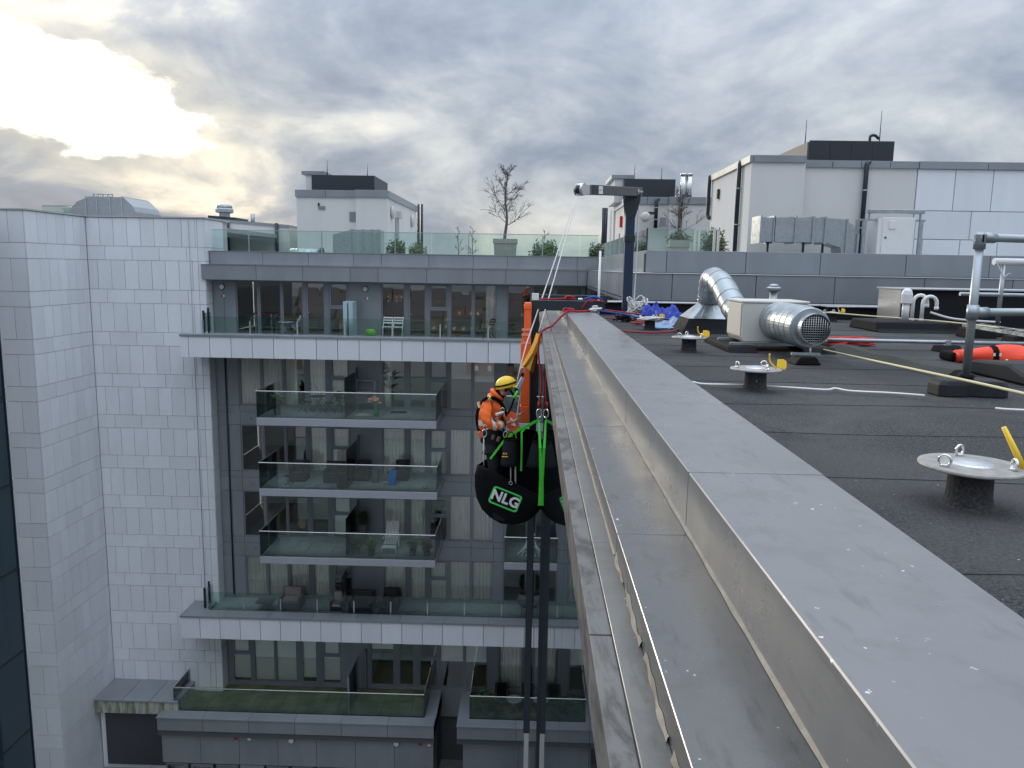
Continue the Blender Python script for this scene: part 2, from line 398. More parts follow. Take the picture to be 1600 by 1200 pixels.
# ---- own building: reflective curtain wall below the parapet, felt roof on top
XG = .172
own = thing('glass_office_block', 'office block with mirror-like dark curtain wall directly below the metal parapet', 'building', (6, 6, GZ))
bx('core_wall', gap, own, XG+.03, 14, -6, 15.98, GZ, -.3)
y = -6.0
while y < 15.9:
    y2 = min(y+1.57, 15.96); z = -.13
    while z > GZ+.2:
        z2 = max(z-3.3, GZ+.05)
        bx('pane', cw_own, own, XG, XG+.02, y+.006, y2-.006, z2+.008, z-.008); z = z2
    y = y2
roof = bx('roof', feltv, None, .22, 14, -6, 15.95, -.3, -.008); lab(roof, kind='structure')
y = -5.6; k = 0
while y < 15.6:
    y2 = min(y+(1.0, .93, 1.06)[k % 3], 15.6); a = [random.uniform(-.015, .015) for _ in range(2)]
    zt = .0
    b = MB(); n = 26
    xs = [.87+(12.6-.87)*i/n for i in range(n+1)]
    e0 = [y-.03+.022*math.sin(x*1.3+k*2.1)+.012*math.sin(x*3.7+k)+random.uniform(-.006, .006) for x in xs]
    vs = []
    for i, x in enumerate(xs): vs += [(x, e0[i], zt+.0025), (x, y2+.02, zt-.0008), (x, e0[i], -.008)]
    fs = []
    for i in range(n):
        q = i*3; fs += [(q, q+3, q+4, q+1), (q+2, q+5, q+3, q)]
    b.add(vs, fs).build('felt_strip', felt, roof); y = y2; k += 1

par = thing('parapet', 'stepped grey metal parapet with jointed coping running along the roof edge', 'parapet', (.5, 6, -.2))
def seg(name, m, x0, x1, z0, z1, joints, bev=.004):
    for a, b_ in zip(joints, joints[1:]):
        dz = random.uniform(-.0012, .0012)
        bx(name, m, par, x0, x1, a+.003, b_-.003, z0, z1+dz, bev)
        if name == 'ledge' and a > -2: bx('joint', gap, par, x0+.001, x1, a-.0045, a+.0045, z0+.02, z1-.0015)
cj = [-2.35, -.80, .74, 2.28, 3.82, 5.36, 7.0, 8.55, 10.1, 11.65, 13.2, 14.7, 15.5]
seg('coping', cop_m, .482, .886, -.005, .30, cj, .003)
for q in cj[1:-1]: bx('joint', gap, par, .4835, .8845, q-.0045, q+.0045, 0, .2985)
seg('ledge', ledge_m, .268, .4815, -.02, .122, [-2.4, -.85, .68, 2.22, 3.80, 5.22, 6.62, 8.15, 9.7, 11.25, 12.8, 14.3, 15.5], .0016)
seg('gutter', gut_m, .2075, .2675, -.1, .042, [-2.4, .8, 2.36, 5.4, 8.4, 11.4, 15.5], .001)
seg('lip', lip_m, .154, .207, -.12, .033, [-2.4, -1.3, 1.75, 4.8, 7.9, 11, 15.5], .0015)
bx('core', gap, par, .215, .88, -2.4, 15.5, -.2, -.006)
# sealant fillets
b = MB(); prof = []
n = 160
for i in range(n+1):
    yy = -2+17.4*i/n; w = .008+random.uniform(-.0015, .0025)
    b.v += [Vector((.4835, yy, .1215)), Vector((.4835-w, yy, .1228)), Vector((.4822, yy, .1225+w*.9))]
for i in range(n):
    q = i*3; b.f += [(q+1, q+4, q+5, q+2)]; b.sm.append(True)
b.build('sealant', seal, par)
b = MB(); n = 110
for i in range(n+1):
    yy = .85+1.37*i/n; w = .005+.0025*math.sin(i*.19)+.002*math.sin(i*.61); hh = .016+.007*math.sin(i*.23+1)+.005*math.sin(i*.77)
    b.v += [Vector((.2672, yy, .0425+hh)), Vector((.2672-w*.55, yy, .0425+hh*.6+.004*math.sin(i*.9))), Vector((.2672-w, yy, .0435))]
for i in range(n):
    q = i*3
    if (i % 29) in (4, 5, 6, 7): continue
    b.f += [(q, q+3, q+4, q+1), (q+1, q+4, q+5, q+2)]; b.sm += [True, True]
b.build('torn_sealant', seal, par)
b = MB(); n = 120
for i in range(n+1):
    yy = 2.25+13*i/n; w = .005+random.uniform(-.001, .002)
    b.v += [Vector((.2678, yy, .0425+w)), Vector((.2678-w, yy, .0427))]
for i in range(n): b.f.append((2*i, 2*i+2, 2*i+3, 2*i+1)); b.sm.append(True)
b.build('sealant', seal, par)

# felt upstand closing the roof
up_ = thing('roof_upstand', 'low black felt upstand with pale metal trim closing the far end of the roof', 'upstand', (5, 15.7, 0))
bx('kerb', feltv, up_, .89, 5.7, 15.5, 15.9, 0, .235); bx('kerb', feltv, up_, 5.7, 13, 15.1, 15.9, 0, .235)
bx('trim', alu, up_, .89, 5.66, 15.44, 15.95, .237, .262, .004); bx('trim', alu, up_, 5.66, 13, 15.04, 15.95, .2375, .2625, .004)

# ---- right-hand wing: two stepped tiers of grey panels, white penthouse above
wing = thing('stepped_wing', 'roof storey wing with two stepped tiers of grey metal fascia panels', 'building', (8, 24, GZ))
LX, LY, UX, UY = 2.36, 18.4, 2.86, 19.9
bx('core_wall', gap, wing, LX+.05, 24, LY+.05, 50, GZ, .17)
bx('soffit_slab', frame, wing, LX+.03, 24, LY+.03, 50, .1701, .22)
bx('terrace_floor', deck, wing, UX+.05, 24, UY+.05, 50, .221, .42)
def joints_px(pxs, y, Y): return [aY(p, y, Y).x for p in pxs]
def fascia_x(name, parent, m, js, Y, z0, z1, th=.05, g_=.007):
    for a, b_ in zip(js, js[1:]): bx(name, m, parent, a+g_, b_-g_, Y, Y+th, z0, z1, .004)
def fascia_y(name, parent, m, js, X, z0, z1, th=.05, g_=.007):
    for a, b_ in zip(js, js[1:]): bx(name, m, parent, X, X+th, a+g_, b_-g_, z0, z1, .004)
js = [LX]+joints_px([1050, 1181, 1304, 1444, 1582, 1725], 450, LY)
fascia_x('fascia_panel', wing, gpan, js, LY, .18, .80)
js = [UX]+joints_px([1041, 1165, 1281, 1415, 1546, 1680, 1810], 420, UY)
fascia_x('fascia_panel', wing, gpan, js, UY, .83, 1.38)
fascia_y('fascia_panel', wing, gpan, [LY+.06, 21.5, 24.5, 27.5, 30.5, 33.5], LX, .18, .80)
fascia_y('fascia_panel', wing, gpan, [UY+.06, 22.6, 25.3, 28, 30.7, 33.5], UX, .83, 1.38)
bx('ledge_cap', alu, wing, LX-.02, 20, LY-.02, LY+.6, .803, .822, .003)
bx('ledge_cap', alu, wing, LX-.02, LX+.6, LY+.62, 33.5, .8035, .8225, .003)
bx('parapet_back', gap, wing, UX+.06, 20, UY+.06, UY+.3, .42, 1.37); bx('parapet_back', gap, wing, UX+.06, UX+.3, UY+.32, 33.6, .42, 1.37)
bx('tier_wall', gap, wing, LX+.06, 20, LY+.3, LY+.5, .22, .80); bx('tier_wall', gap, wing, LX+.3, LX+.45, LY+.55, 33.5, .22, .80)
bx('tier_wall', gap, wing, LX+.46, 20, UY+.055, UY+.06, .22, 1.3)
bx('step_roof', gpan, wing, LX+.5, 20, LY+.62, UY-.01, .55, .78)
# return wall glazing below the fascia
for i in range(8):
    y0 = 18.9+i*1.85; w_ = bx('window', frame, wing, LX, LX+.045, y0, y0+1.8, -2.3, .15); bx('pane', cw_own, w_, LX-.004, LX-.001, y0+.08, y0+1.72, -2.22, .08)
for i in range(7): bx('wall_panel', gpan, wing, LX, LX+.045, 18.5+i*2.3, 18.5+i*2.3+2.28, -5.2, -2.33)
bx('front_wall', gpan, wing, LX, 20, LY, LY+.04, -6, .16)

# ---- left building clad in pale stone
SY, S1 = 33.8, 29.7
SXL, SXM, SXR, STOP = -20.75, -19.45, -14.27, 2.76
st = thing('stone_clad_building', 'tall building clad in pale grey stone panels with an inner corner', 'building', (-18, 33, GZ))
MB().prism([(SXL+.03, S1+.04), (SXM-.04, S1+.04), (SXM-.04, SY+.04), (SXR-.04, SY+.04), (SXR-.04, 36.5), (SXL+.03, 36.5)], 'z', GZ, STOP-.02).build('core_wall', sgap, st)
MB().prism([(SXL-.03, S1-.05), (SXM+.05, S1-.05), (SXM+.05, SY-.05), (SXR+.05, SY-.05), (SXR+.05, 36.6), (SXL-.03, 36.6)], 'z', STOP, STOP+.06).build('roof_trim', alu, st)
TALL, SHORT = 1.27, .60
rows = []; z = STOP-.01; tall = True; h = 1.22
while z > GZ+.3:
    rows.append((z-h, z, tall)); z -= h; tall = not tall; h = TALL if tall else SHORT
gp = .009
for i, (z0, z1, tall) in enumerate(rows):
    nm = 'upright_panel' if tall else 'flat_panel'; w = .6 if tall else 1.2
    dpt = lambda: random.uniform(0, .006)
    x = SXM+(.42 if tall else .78) if i else SXM+.6; e = [SXM+.012]
    while x < SXR-.25: e.append(x); x += w
    e.append(SXR-.62 if e[-1] < SXR-.85 else SXR-.3); e.append(SXR)
    e = sorted(set(e))
    for a, b_ in zip(e, e[1:]):
        if b_-a > .05: bx(nm, stone, st, a+gp, b_-gp, SY-dpt(), SY+.035, z0+gp, z1-gp)
    yv = SY-.012; e = [SY-.012]
    off = w*(.55 if tall else .4); yv -= off
    while yv > S1+.2: e.append(yv); yv -= w
    e.append(S1); e = e[::-1]
    for a, b_ in zip(e, e[1:]): bx(nm, stone, st, SXM-.035, SXM+dpt(), a+gp, b_-gp, z0+gp, z1-gp)
    e = [SXL, SXL+.64, SXM-.04] if tall else [SXL, SXM-.04]
    for a, b_ in zip(e, e[1:]): bx(nm, stone, st, a+gp, b_-gp, S1-dpt(), S1+.035, z0+gp, z1-gp)
    bx(nm, stone, st, SXR-.035, SXR+dpt(), SY+.045, 34.45, z0+gp, z1-gp)
    if z1 > .3: bx(nm, stone, st, SXR-.035, SXR+dpt(), 34.47, 35.9, max(z0, .9)+gp, z1-gp)
MB().tube([(SXR-.64, SY-.05, STOP), (SXR-.62, SY-.05, -14.5)], .012, 6).build('lightning_cable', frame, st)
bx('corner_mullion', dsteel, st, SXL-.06, SXL+.012, S1-.06, S1-.008, GZ, 2.6)

# ---- glazed wing at far left
lg = thing('blue_glass_wing', 'dark blue glazed facade beside the pale stone tower', 'building', (-24, 18, GZ))
bx('core_wall', gap, lg, -30, SXL-.06, 2, S1-.02, GZ, 2.6)
z = 2.6
while z > GZ+.5:
    z2 = max(z-3.55, GZ+.02)
    for k in range(9):
        y0 = S1-.03-(k+1)*3.0; p_ = bx('pane', cw_left, lg, SXL-.05, SXL-.03, y0+.04, y0+2.96, z2+.05, z-.05)
        p_.rotation_euler = (0, R_(random.uniform(-.12, .12))*0, 0)
    bx('spandrel_rail', dsteel, lg, SXL-.05, SXL-.012, 2.5, S1-.04, z2-.03, z2+.03); z = z2
for k in range(9): bx('mullion', dsteel, lg, SXL-.05, SXL-.016, S1-.03-(k+1)*3.0-.03, S1-.03-(k+1)*3.0+.03, GZ, 2.6)

# ---- low annex between tower and terrace
an = thing('low_annex', 'low annex with mossy stained white edge and dark panel below the stone tower', 'annex', (-17.5, 32.5, GZ))
AZ = -18.75
bx('roof_slab', stain, an, SXM+.06, -15.6, 32.0, SY-.02, AZ-.62, AZ-.03, .01)
for i in range(3): bx('coping', gpan, an, SXM+.05+i*1.28, SXM+.05+(i+1)*1.28-.02, 31.95, SY-.02, AZ-.025, AZ+.04, .005)
bx('dark_panel', mat('charcoal_panel', (.055,.06,.068), .5, var=.2), an, SXM+.3, -15.6, 32.3, 32.36, GZ+.9, AZ-.625)
bx('wall', stone, an, SXM+.06, -15.6, 32.38, SY-.03, GZ, AZ-.63)
bx('plinth', gpan, an, SXM+.06, -15.7, 32.0, 32.29, GZ, GZ+.75)
b = leaves((-17.6, 31.4, GZ+.6), 1.6, .7, .6, 900, .14, 3)
lab(b.build('ground_cover', leafd, None), 'dark green ground cover planted at the foot of the annex', 'plants', kind='stuff')
# ================================================================ GREY APARTMENT BUILDING
FY = 34.5
ap = thing('apartment_building', 'grey metal-clad apartment building with glazed floors and white stone bands', 'building', (-6, 36, GZ))
XL, XR = -14.3, 2.36
cols = dict(a=(-13.24,-12.24,'fix'), b=(-12.2,-11.2,'fix'), c=(-11.16,-10.2,'fix'), d=(-10.08,-9.21,'door'), s=(-9.06,-8.16,'split'),
            e=(-6.7,-5.65,'fix'), f=(-5.5,-4.68,'door'), g=(-4.57,-3.7,'split'), h=(-3.63,-2.62,'fix'), i=(-2.58,-1.57,'fix'), j=(-1.09,-.02,'fix'), k=(.02,.98,'fix'), l=(1.05,2.2,'fix'))
cols1 = dict(a=(-14.05,-13.13,'split'), b=(-13.01,-11.98,'fix'), c=(-11.95,-10.91,'fix'), d=(-10.71,-9.92,'door'), s=(-9.7,-8.79,'split'),
            e=(-7.37,-6.23,'fix'), f=(-6.05,-5.25,'door'), g=(-5.04,-4.11,'split'), h=(-4.05,-2.89,'fix'), i=(-2.86,-1.76,'fix'), j=(-1.24,-.11,'fix'), k=(-.07,1.0,'door'), l=(1.05,2.2,'fix'))
LEV = {6: (-2.3, .12, cols), 5: (-5.53, -3.1, cols), 4: (-8.62, -6.43, cols), 3: (-11.77, -9.56, cols), 2: (-14.72, -12.72, cols), 1: (-19.1, -16.4, cols1)}
def window(par, x0, x1, z0, z1, kind, Y=FY, pm=None, t=.055):
    fb = MB(); y0, y1 = Y+.03, Y+.10; fw_ = t if kind != 'door' else .085
    fb.box(x0, x0+fw_, y0, y1, z0, z1).box(x1-fw_, x1, y0, y1, z0, z1).box(x0+fw_, x1-fw_, y0, y1, z1-fw_, z1).box(x0+fw_, x1-fw_, y0, y1, z0, z0+fw_)
    panes = []
    if kind == 'split':
        zm = z0+(z1-z0)*.53
        fb.box(x0+fw_, x1-fw_, y0-.002, y1+.002, zm-.05, zm+.05)
        # opening sash stands proud
        for q in ((x0+fw_, x0+fw_+.06, zm+.05, z1-fw_), (x1-fw_-.06, x1-fw_, zm+.05, z1-fw_), (x0+fw_+.06, x1-fw_-.06, z1-fw_-.06, z1-fw_), (x0+fw_+.06, x1-fw_-.06, zm+.05, zm+.11)):
            fb.box(q[0], q[1], y0-.025, y1-.01, q[2], q[3])
        panes = [(z0+fw_, zm-.05), (zm+.05, z1-fw_)]
    else: panes = [(z0+fw_, z1-fw_)]
    w = fb.build('door' if kind == 'door' else 'window', frame, par)
    for a, b_ in panes: bx('pane', pm or gl_win, w, x0+fw_-.004, x1-fw_+.004, Y+.062, Y+.07, a-.004, b_+.004)
    if kind == 'door':
        hb = MB(); zz_ = z0+1.05; hb.cyl((x0+.05, Y+.035, zz_), (x0+.05, Y-.05, zz_), .014, 8); hb.cyl((x0+.05, Y-.05, zz_), (x0+.17, Y-.05, zz_), .012, 8)
        hb.build('handle', steel, w)
    return w
def panel(x0, x1, z0, z1, Y=FY, th=.05, m=gpan, par=ap, name='wall_panel'):
    g_ = .008; return bx(name, m, par, x0+g_, x1-g_, Y, Y+th, z0+g_, z1-g_)
for L, (z0, z1, cs) in LEV.items():
    xs = []
    for c, (x0, x1, kd) in cs.items(): window(ap, x0, x1, z0, z1, kd); xs.append((x0, x1))
    # solid panels between the glazing
    prev = XL
    for x0, x1 in sorted(xs)+[(XR, XR)]:
        if x0-prev > .3:
            n = 2 if prev == XL else 1
            for q in range(n): panel(prev+(x0-prev)*q/n, prev+(x0-prev)*(q+1)/n, z0, z1)
        elif x0-prev > .008: bx('window_post', frame, ap, prev, x0, FY+.01, FY+.11, z0, z1)
        prev = x1
# spandrels
SJ = [XL, -13.8, -13.24, -11.2, -9.1, -8.05, -6.8, -4.65, -2.6, -1.55, -1.1, 0, 2.36]
for zt, zb in ((-5.53, -6.43), (-8.62, -9.56), (-11.77, -12.72)):
    for a, b_ in zip(SJ, SJ[1:]):
        panel(a, b_, zb, zt-.3) ; panel(a, b_, zt-.3, zt)
for zt, zb in ((-2.3, -3.1), (-14.72, -16.4), (-19.1, -20.6)):
    for a, b_ in zip(SJ, SJ[1:]): panel(a, b_, zb, zt)
for zc in (-5.9, -9.0, -12.1):   # small round spandrel outlets
    MB().cyl((-12.75, FY+.0, zc-.25), (-12.75, FY-.03, zc-.25), .07, 12).build('outlet', frame, ap)
MB().tube([(-13.82, FY-.06, -3.2), (-13.82, FY-.06, -14.6)], .035, 8).build('drainpipe', dsteel, ap)
# rooms behind the glass
for L, (z0, z1, cs) in LEV.items():
    bx('room_floor', infloor, ap, XL, 14, FY+.12, FY+6, z0-.15, z0-.02)
    bx('room_ceiling', inwall, ap, XL, 14, FY+.12, FY+6, z1+.02, z1+.16)
    bx('room_wall', inwall, ap, XL, 14, FY+5.2, FY+5.3, z0, z1)
    for xp in (-7.5, -1.35): bx('partition', inwall, ap, xp-.06, xp+.06, FY+.13, FY+5.1, z0, z1)
    bx('partition', inwall, ap, XL-.2, XL, FY+.13, FY+5.1, z0, z1)
# roof level: two fascia tiers
js = [-14.42]+[aY(p, 425, 33.7).x for p in (400, 473, 547, 590.7, 666.7, 738, 790.7, 865, 902.7)]+[LX-.01]
fascia_x('fascia_panel', ap, gpan, js, 33.7, .16, .80)
js = [-14.2]+[aY(p, 400, 33.9).x for p in (406.7, 478.7, 550, 594, 668.5, 738.7, 792.5, 902.7)]+[UX-.01]
fascia_x('fascia_panel', ap, gpan, js, 34.2, .83, 1.38)
bx('soffit', frame, ap, -14.2, LX-.02, 33.76, FY+.1, .135, .158)
bx('ledge_cap', alu, ap, -14.45, LX-.03, 33.67, 34.19, .803, .822)
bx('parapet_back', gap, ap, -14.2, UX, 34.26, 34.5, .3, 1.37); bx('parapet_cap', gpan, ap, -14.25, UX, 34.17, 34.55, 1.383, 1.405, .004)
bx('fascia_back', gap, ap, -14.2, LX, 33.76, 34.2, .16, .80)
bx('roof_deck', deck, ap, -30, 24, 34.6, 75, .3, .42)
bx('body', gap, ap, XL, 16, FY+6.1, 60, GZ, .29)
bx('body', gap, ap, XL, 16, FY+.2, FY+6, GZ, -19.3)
# wall lamps and bell boxes on the top floor
def wall_lamp(x, z, Y=FY, r=.13):
    b = MB().rev([(r, 0), (r, -.05), (r*.9, -.06)], (x, Y, z), 20, 'y').build('wall_lamp', dsteel, ap)
    MB().rev([(r*.86, -.058), (r*.8, -.085), (r*.4, -.1), (.001, -.104)], (x, Y, z), 20, 'y').build('diffuser', lamp_m, b)
    return b
for px in (347, 571):
    p = aY(px, 450, FY); wall_lamp(p.x, -.17)
    b = bx('alarm_box', redb, ap, p.x-.02, p.x+.05, FY-.05, FY, -.62, -.54); bx('sounder', whitepl, b, p.x+.05, p.x+.12, FY-.06, FY, -.63, -.52)

# ---- white bands (terraces) : front stone panels, metal coping, deck, clamped glass
def band(zt, zb, x0, x1, Yf=32.2, first=None, pitch=.905):
    js_ = [x0]; x = first
    while x < x1-.2: js_.append(x); x += pitch
    js_.append(x1)
    for a, b_ in zip(js_, js_[1:]): bx('band_panel', stone, ap, a+.012, b_-.012, Yf, Yf+.05, zb, zt-.09)
    bx('band_panel', stone, ap, x0, x0+.05, Yf+.06, SY-.04, zb, zt-.09)
    bx('band_soffit', frame, ap, x0+.06, x1, Yf+.06, FY, zb+.01, zb+.05); bx('band_core', gap, ap, x0+.06, x1, Yf+.06, FY+.02, zb+.06, zt-.2)
    n = int((x1-x0)/1.95); w = (x1-x0)/n
    for q in range(n): MB().prism([(x0-.03+w*q+.008, Yf-.04), (x0-.03+w*(q+1)-.008, Yf-.04), (x0-.03+w*(q+1)+(.0), Yf+.62), (x0-.03+w*q+.016, Yf+.62)], 'z', zt-.088, zt).build('band_coping', gpan, ap)
    bx('terrace_deck', deck, ap, x0+.06, x1, Yf+.64, FY, zt-.2, zt-.12)
band(-2.11, -3.08, -14.8, LX-.05, first=-14.45); band(-14.68, -15.75, -15.38, LX-.05, first=-14.52)
bx('band_coping', gpan, ap, -15.4, -14.35, 32.85, SY-.04, -14.72, -14.69)
def clamped(zt, x0, x1, Y, h, n):
    w = (x1-x0)/n
    for q in range(n):
        p_ = bx('glass_panel', gl_bal, ap, x0+w*q+.02, x0+w*(q+1)-.02, Y, Y+.016, zt+.02, zt+h)
        bx('clamp_post', alu, p_, x0+w*q-.03, x0+w*q+.03, Y-.025, Y+.04, zt-.08, zt+.55)
clamped(-2.11, -14.1, LX-.1, 32.9, .72, 8); clamped(-14.68, -14.45, LX-.1, 32.95, .80, 10)
for zt, x in ((-2.11, -14.1), (-14.68, -14.6)):
    for q in range(2): bx('glass_panel', gl_bal, ap, x, x+.016, 32.95+q*.42, 33.33+q*.42, zt+.02, zt+.85)
    bx('clamp_post', dsteel, ap, x-.05, x+.03, 33.0, 33.06, zt-.1, zt+.95); bx('clamp_post', dsteel, ap, x-.05, x+.03, 33.5, 33.56, zt-.1, zt+1.05)

# ---- hanging balconies
def balcony(name_lbl, x0, x1, zs, zt, Yf=32.0, h=1.12, tile=(13, 4), divider=True, tm=deck):
    sl_ = MB().box(x0, x1, Yf, FY-.01, zs, zt).build('balcony', mat('balcony_edge', (.40,.42,.46), .5, metal=.1, var=.2, scale=1.5), ap, .006)
    nx, ny = tile; w = (x1-x0-.2)/nx; d = (FY-Yf-.25)/ny
    tme = None
    for i in range(nx):
        for j in range(ny):
            o = bx('deck_tile', tm, sl_, x0+.1+w*i+.01, x0+.1+w*(i+1)-.01, Yf+.12+d*j+.01, Yf+.12+d*(j+1)-.01, zt+.001, zt+.022+random.uniform(-.003, .003))
    n = max(1, int((x1-x0)/1.55)); w = (x1-x0)/n
    for i in range(n): bx('glass_panel', gl_bal, sl_, x0+w*i+.008, x0+w*(i+1)-.008, Yf+.03, Yf+.046, zt+.002, zt+h)
    for X in ((x0+.01, x1-.026) if x1 < 0 else (x0+.01,)):
        for q in range(2): bx('glass_panel', gl_bal, sl_, X, X+.016, Yf+.06+q*1.2, Yf+1.24+q*1.2, zt+.002, zt+h)
        bx('hand_rail', steel, sl_, X-.012, X+.028, Yf+.09, FY-.02, zt+h+.001, zt+h+.035)
    bx('hand_rail', steel, sl_, x0-.01, x1+.01, Yf+.01, Yf+.07, zt+h+.001, zt+h+.04, .006)
    if divider:
        xd = x0+(x1-x0)*.49
        bx('divider_screen', gl_bal, sl_, xd, xd+.02, Yf+.1, FY-.05, zt+.03, zt+1.75)
        bx('divider_post', frame, sl_, xd-.02, xd+.04, FY-.3, FY-.05, zt+.03, zt+1.9)
    return sl_
BAL = {5: (-11.59, -3.93, -5.92, -5.59), 4: (-11.57, -3.89, -9.02, -8.70), 3: (-11.64, -3.96, -12.07, -11.76)}
for L, (x0, x1, zs, zt) in BAL.items(): balcony(L, x0, x1, zs, zt)
for L, (x0, x1, zs, zt) in BAL.items(): balcony(L, -.98, LX-.06, zs, zt, tile=(5, 4), divider=False)

# ---- mossy terraces on projecting boxes, with a row of windows underneath
def terrace(x0, x1, zt, Yf, nx, ny, side_right=True):
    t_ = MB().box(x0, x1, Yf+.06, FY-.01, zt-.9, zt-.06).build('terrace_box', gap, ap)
    n = max(2, int((x1-x0)/1.95)); w = (x1-x0)/n
    for i in range(n):
        bx('fascia_panel', gpan, t_, x0+w*i+.008, x0+w*(i+1)-.008, Yf, Yf+.05, zt-.62, zt-.03, .004)
        bx('coping', gpan, t_, x0-.02+w*i+.006, x0-.02+w*(i+1)-.006, Yf-.05, Yf+.55, zt-.028, zt+.03, .004)
    for X in ((x0-.02, x1-.5) if side_right else (x0-.02,)): bx('coping', gpan, t_, X, X+.52, Yf+.56, FY-.03, zt-.028, zt+.03, .004)
    for X in ((x0, x1-.05) if side_right else (x0,)): bx('fascia_panel', gpan, t_, X, X+.05, Yf+.06, FY-.02, zt-.62, zt-.03)
    xa, xb = x0+.52, x1-(.52 if side_right else .05); w = (xb-xa)/nx; d = (FY-.1-(Yf+.62))/ny
    for i in range(nx):
        for j in range(ny): bx('paving_tile', moss, t_, xa+w*i+.008, xa+w*(i+1)-.008, Yf+.62+d*j+.008, Yf+.62+d*(j+1)-.008, zt-.06, zt-.01+random.uniform(-.004, .004))
    n = max(2, int((xb-xa)/1.9)); w = (xb-xa)/n
    for i in range(n): bx('glass_panel', gl_bal, t_, xa+w*i+.006, xa+w*(i+1)-.006, Yf+.57, Yf+.586, zt+.0, zt+1.1)
    for X in ((xa, xb-.016) if side_right else (xa,)): bx('glass_panel', gl_bal, t_, X, X+.016, Yf+.6, FY-.05, zt+.0, zt+1.1); bx('hand_rail', steel, t_, X-.01, X+.026, Yf+.6, FY-.05, zt+1.101, zt+1.13)
    bx('hand_rail', steel, t_, xa-.01, xb+.01, Yf+.555, Yf+.6, zt+1.102, zt+1.14, .005)
    return t_
T1 = terrace(-16.35, -3.95, -19.2, 31.5, 17, 4)
xd = -7.9; bx('divider_screen', gl_bal, T1, xd, xd+.02, 32.2, FY-.2, -19.2, -17.45); bx('divider_post', frame, T1, xd-.03, xd+.05, 32.15, 32.22, -19.2, -17.4)
bx('divider_post', frame, T1, xd+.3, xd+.37, FY-.3, FY-.03, -19.2, -17.2)
T2 = terrace(-2.95, LX-.05, -19.25, 31.6, 7, 4, side_right=False)
# wall under the terraces
for xa, xb, Yw in ((-16.3, -4.0, 31.75), (-2.7, 2.3, 31.95)):
    n = int((xb-xa)/1.7); w = (xb-xa)/n
    for i in range(n): panel(xa+w*i, xa+w*(i+1), -21.55, -19.83, Y=Yw)
    for i in range(int((xb-xa)/1.15)):
        x0 = xa+.12+i*1.15
        if i % 4 == 3: panel(x0-.05, x0+1.05, GZ+.1, -21.57, Y=Yw)
        else: window(ap, x0, x0+1.0, GZ+.1, -21.6, 'split' if i % 4 == 1 else 'fix', Y=Yw)
    bx('body', gap, ap, xa, xb, Yw+1.2, FY+.1, GZ, -20.2)
p = aY(455.5, 1156, 31.75); wall_lamp(p.x, p.z, 31.75, .15); p = aY(619.5, 1161, 31.75); wall_lamp(p.x, p.z, 31.75, .15)
for px, py in ((368, 1153), (657, 1162)):
    p = aY(px, py, 31.75); MB().rev([(.08, 0), (.08, -.05), (.03, -.08)], p, 14, 'y').build('alarm_sounder', redb, ap)
    p = aY(px+22 if px < 500 else px+14, py+1, 31.75); MB().rev([(.09, 0), (.085, -.06), (.03, -.1)], p, 14, 'y').build('sensor', whitepl, ap)

# ---- curtains and blinds : things of their own behind the panes
FL = {6: 'upper terrace floor', 5: 'upper balcony floor', 4: 'middle balcony floor', 3: 'lowest balcony floor', 2: 'lower terrace floor', 1: 'mossy terrace floor'}
CN = dict(a='first pane from the stone tower', b='second pane from the stone tower', c='third pane from the stone tower', d='first door', s='first split window',
          e='pane beside the lamp panel', f='second door', g='second split window', h='pane after the second split window', i='pane before the narrow pier', j='pane after the narrow pier')
def curtain(L, c, f0=0., f1=1., drop=0.):
    z0, z1, cs = LEV[L]; x0, x1, _ = cs[c]; w = x1-x0; xa, xb = x0+.03+w*f0, x1-.03-w*(1-f1)
    n = max(8, int((xb-xa)/.022)); b = MB(); vs = []; ph = random.uniform(0, 6); fr = random.uniform(5.2, 7.5)
    for i in range(n+1):
        x = xa+(xb-xa)*i/n; y = FY+.19+.035*math.sin(x*fr*6.28+ph+.8*math.sin(x*4))
        vs += [(x, y, z0+.03+drop), (x, y-.004, z1-.04)]
    b.add(vs, [(2*i, 2*i+2, 2*i+3, 2*i+1) for i in range(n)], True)
    lab(b.build('curtain', curt, None), 'pleated pale curtain in the %s, %s' % (CN[c], FL[L]), 'curtain', 'curtains behind the apartment windows')
def roller(L, c, frac):
    z0, z1, cs = LEV[L]; x0, x1, _ = cs[c]
    b = MB().box(x0+.05, x1-.05, FY+.16, FY+.165, z0+.05+(z1-z0)*(1-frac), z1-.05).cyl((x0+.05, FY+.18, z1-.06), (x1-.05, FY+.18, z1-.06), .03, 8)
    lab(b.build('roller_blind', blind, None), 'pale roller blind in the %s, %s' % (CN[c], FL[L]), 'blind', 'roller blinds behind the apartment windows')
for L, s_ in {5: 'abcds', 4: 'dsefghi', 3: 'efhi', 2: 'abcdefghi'}.items():
    for c in s_: curtain(L, c, *((.0, .6) if (L, c) in ((5, 'c'),) else (0., 1.)))
curtain(6, 'i', .5, 1.); curtain(5, 'e', .05, .4); curtain(1, 'j', .05, 1.)
for c in 'bcd': roller(1, c, 1. if c != 'd' else .93)
roller(1, 'a', .97); roller(1, 's', .97); roller(1, 'h', .55); roller(1, 'i', .55); roller(1, 'e', .35); roller(5, 'h', .45); roller(3, 's', .96); roller(5, 'i', .5)
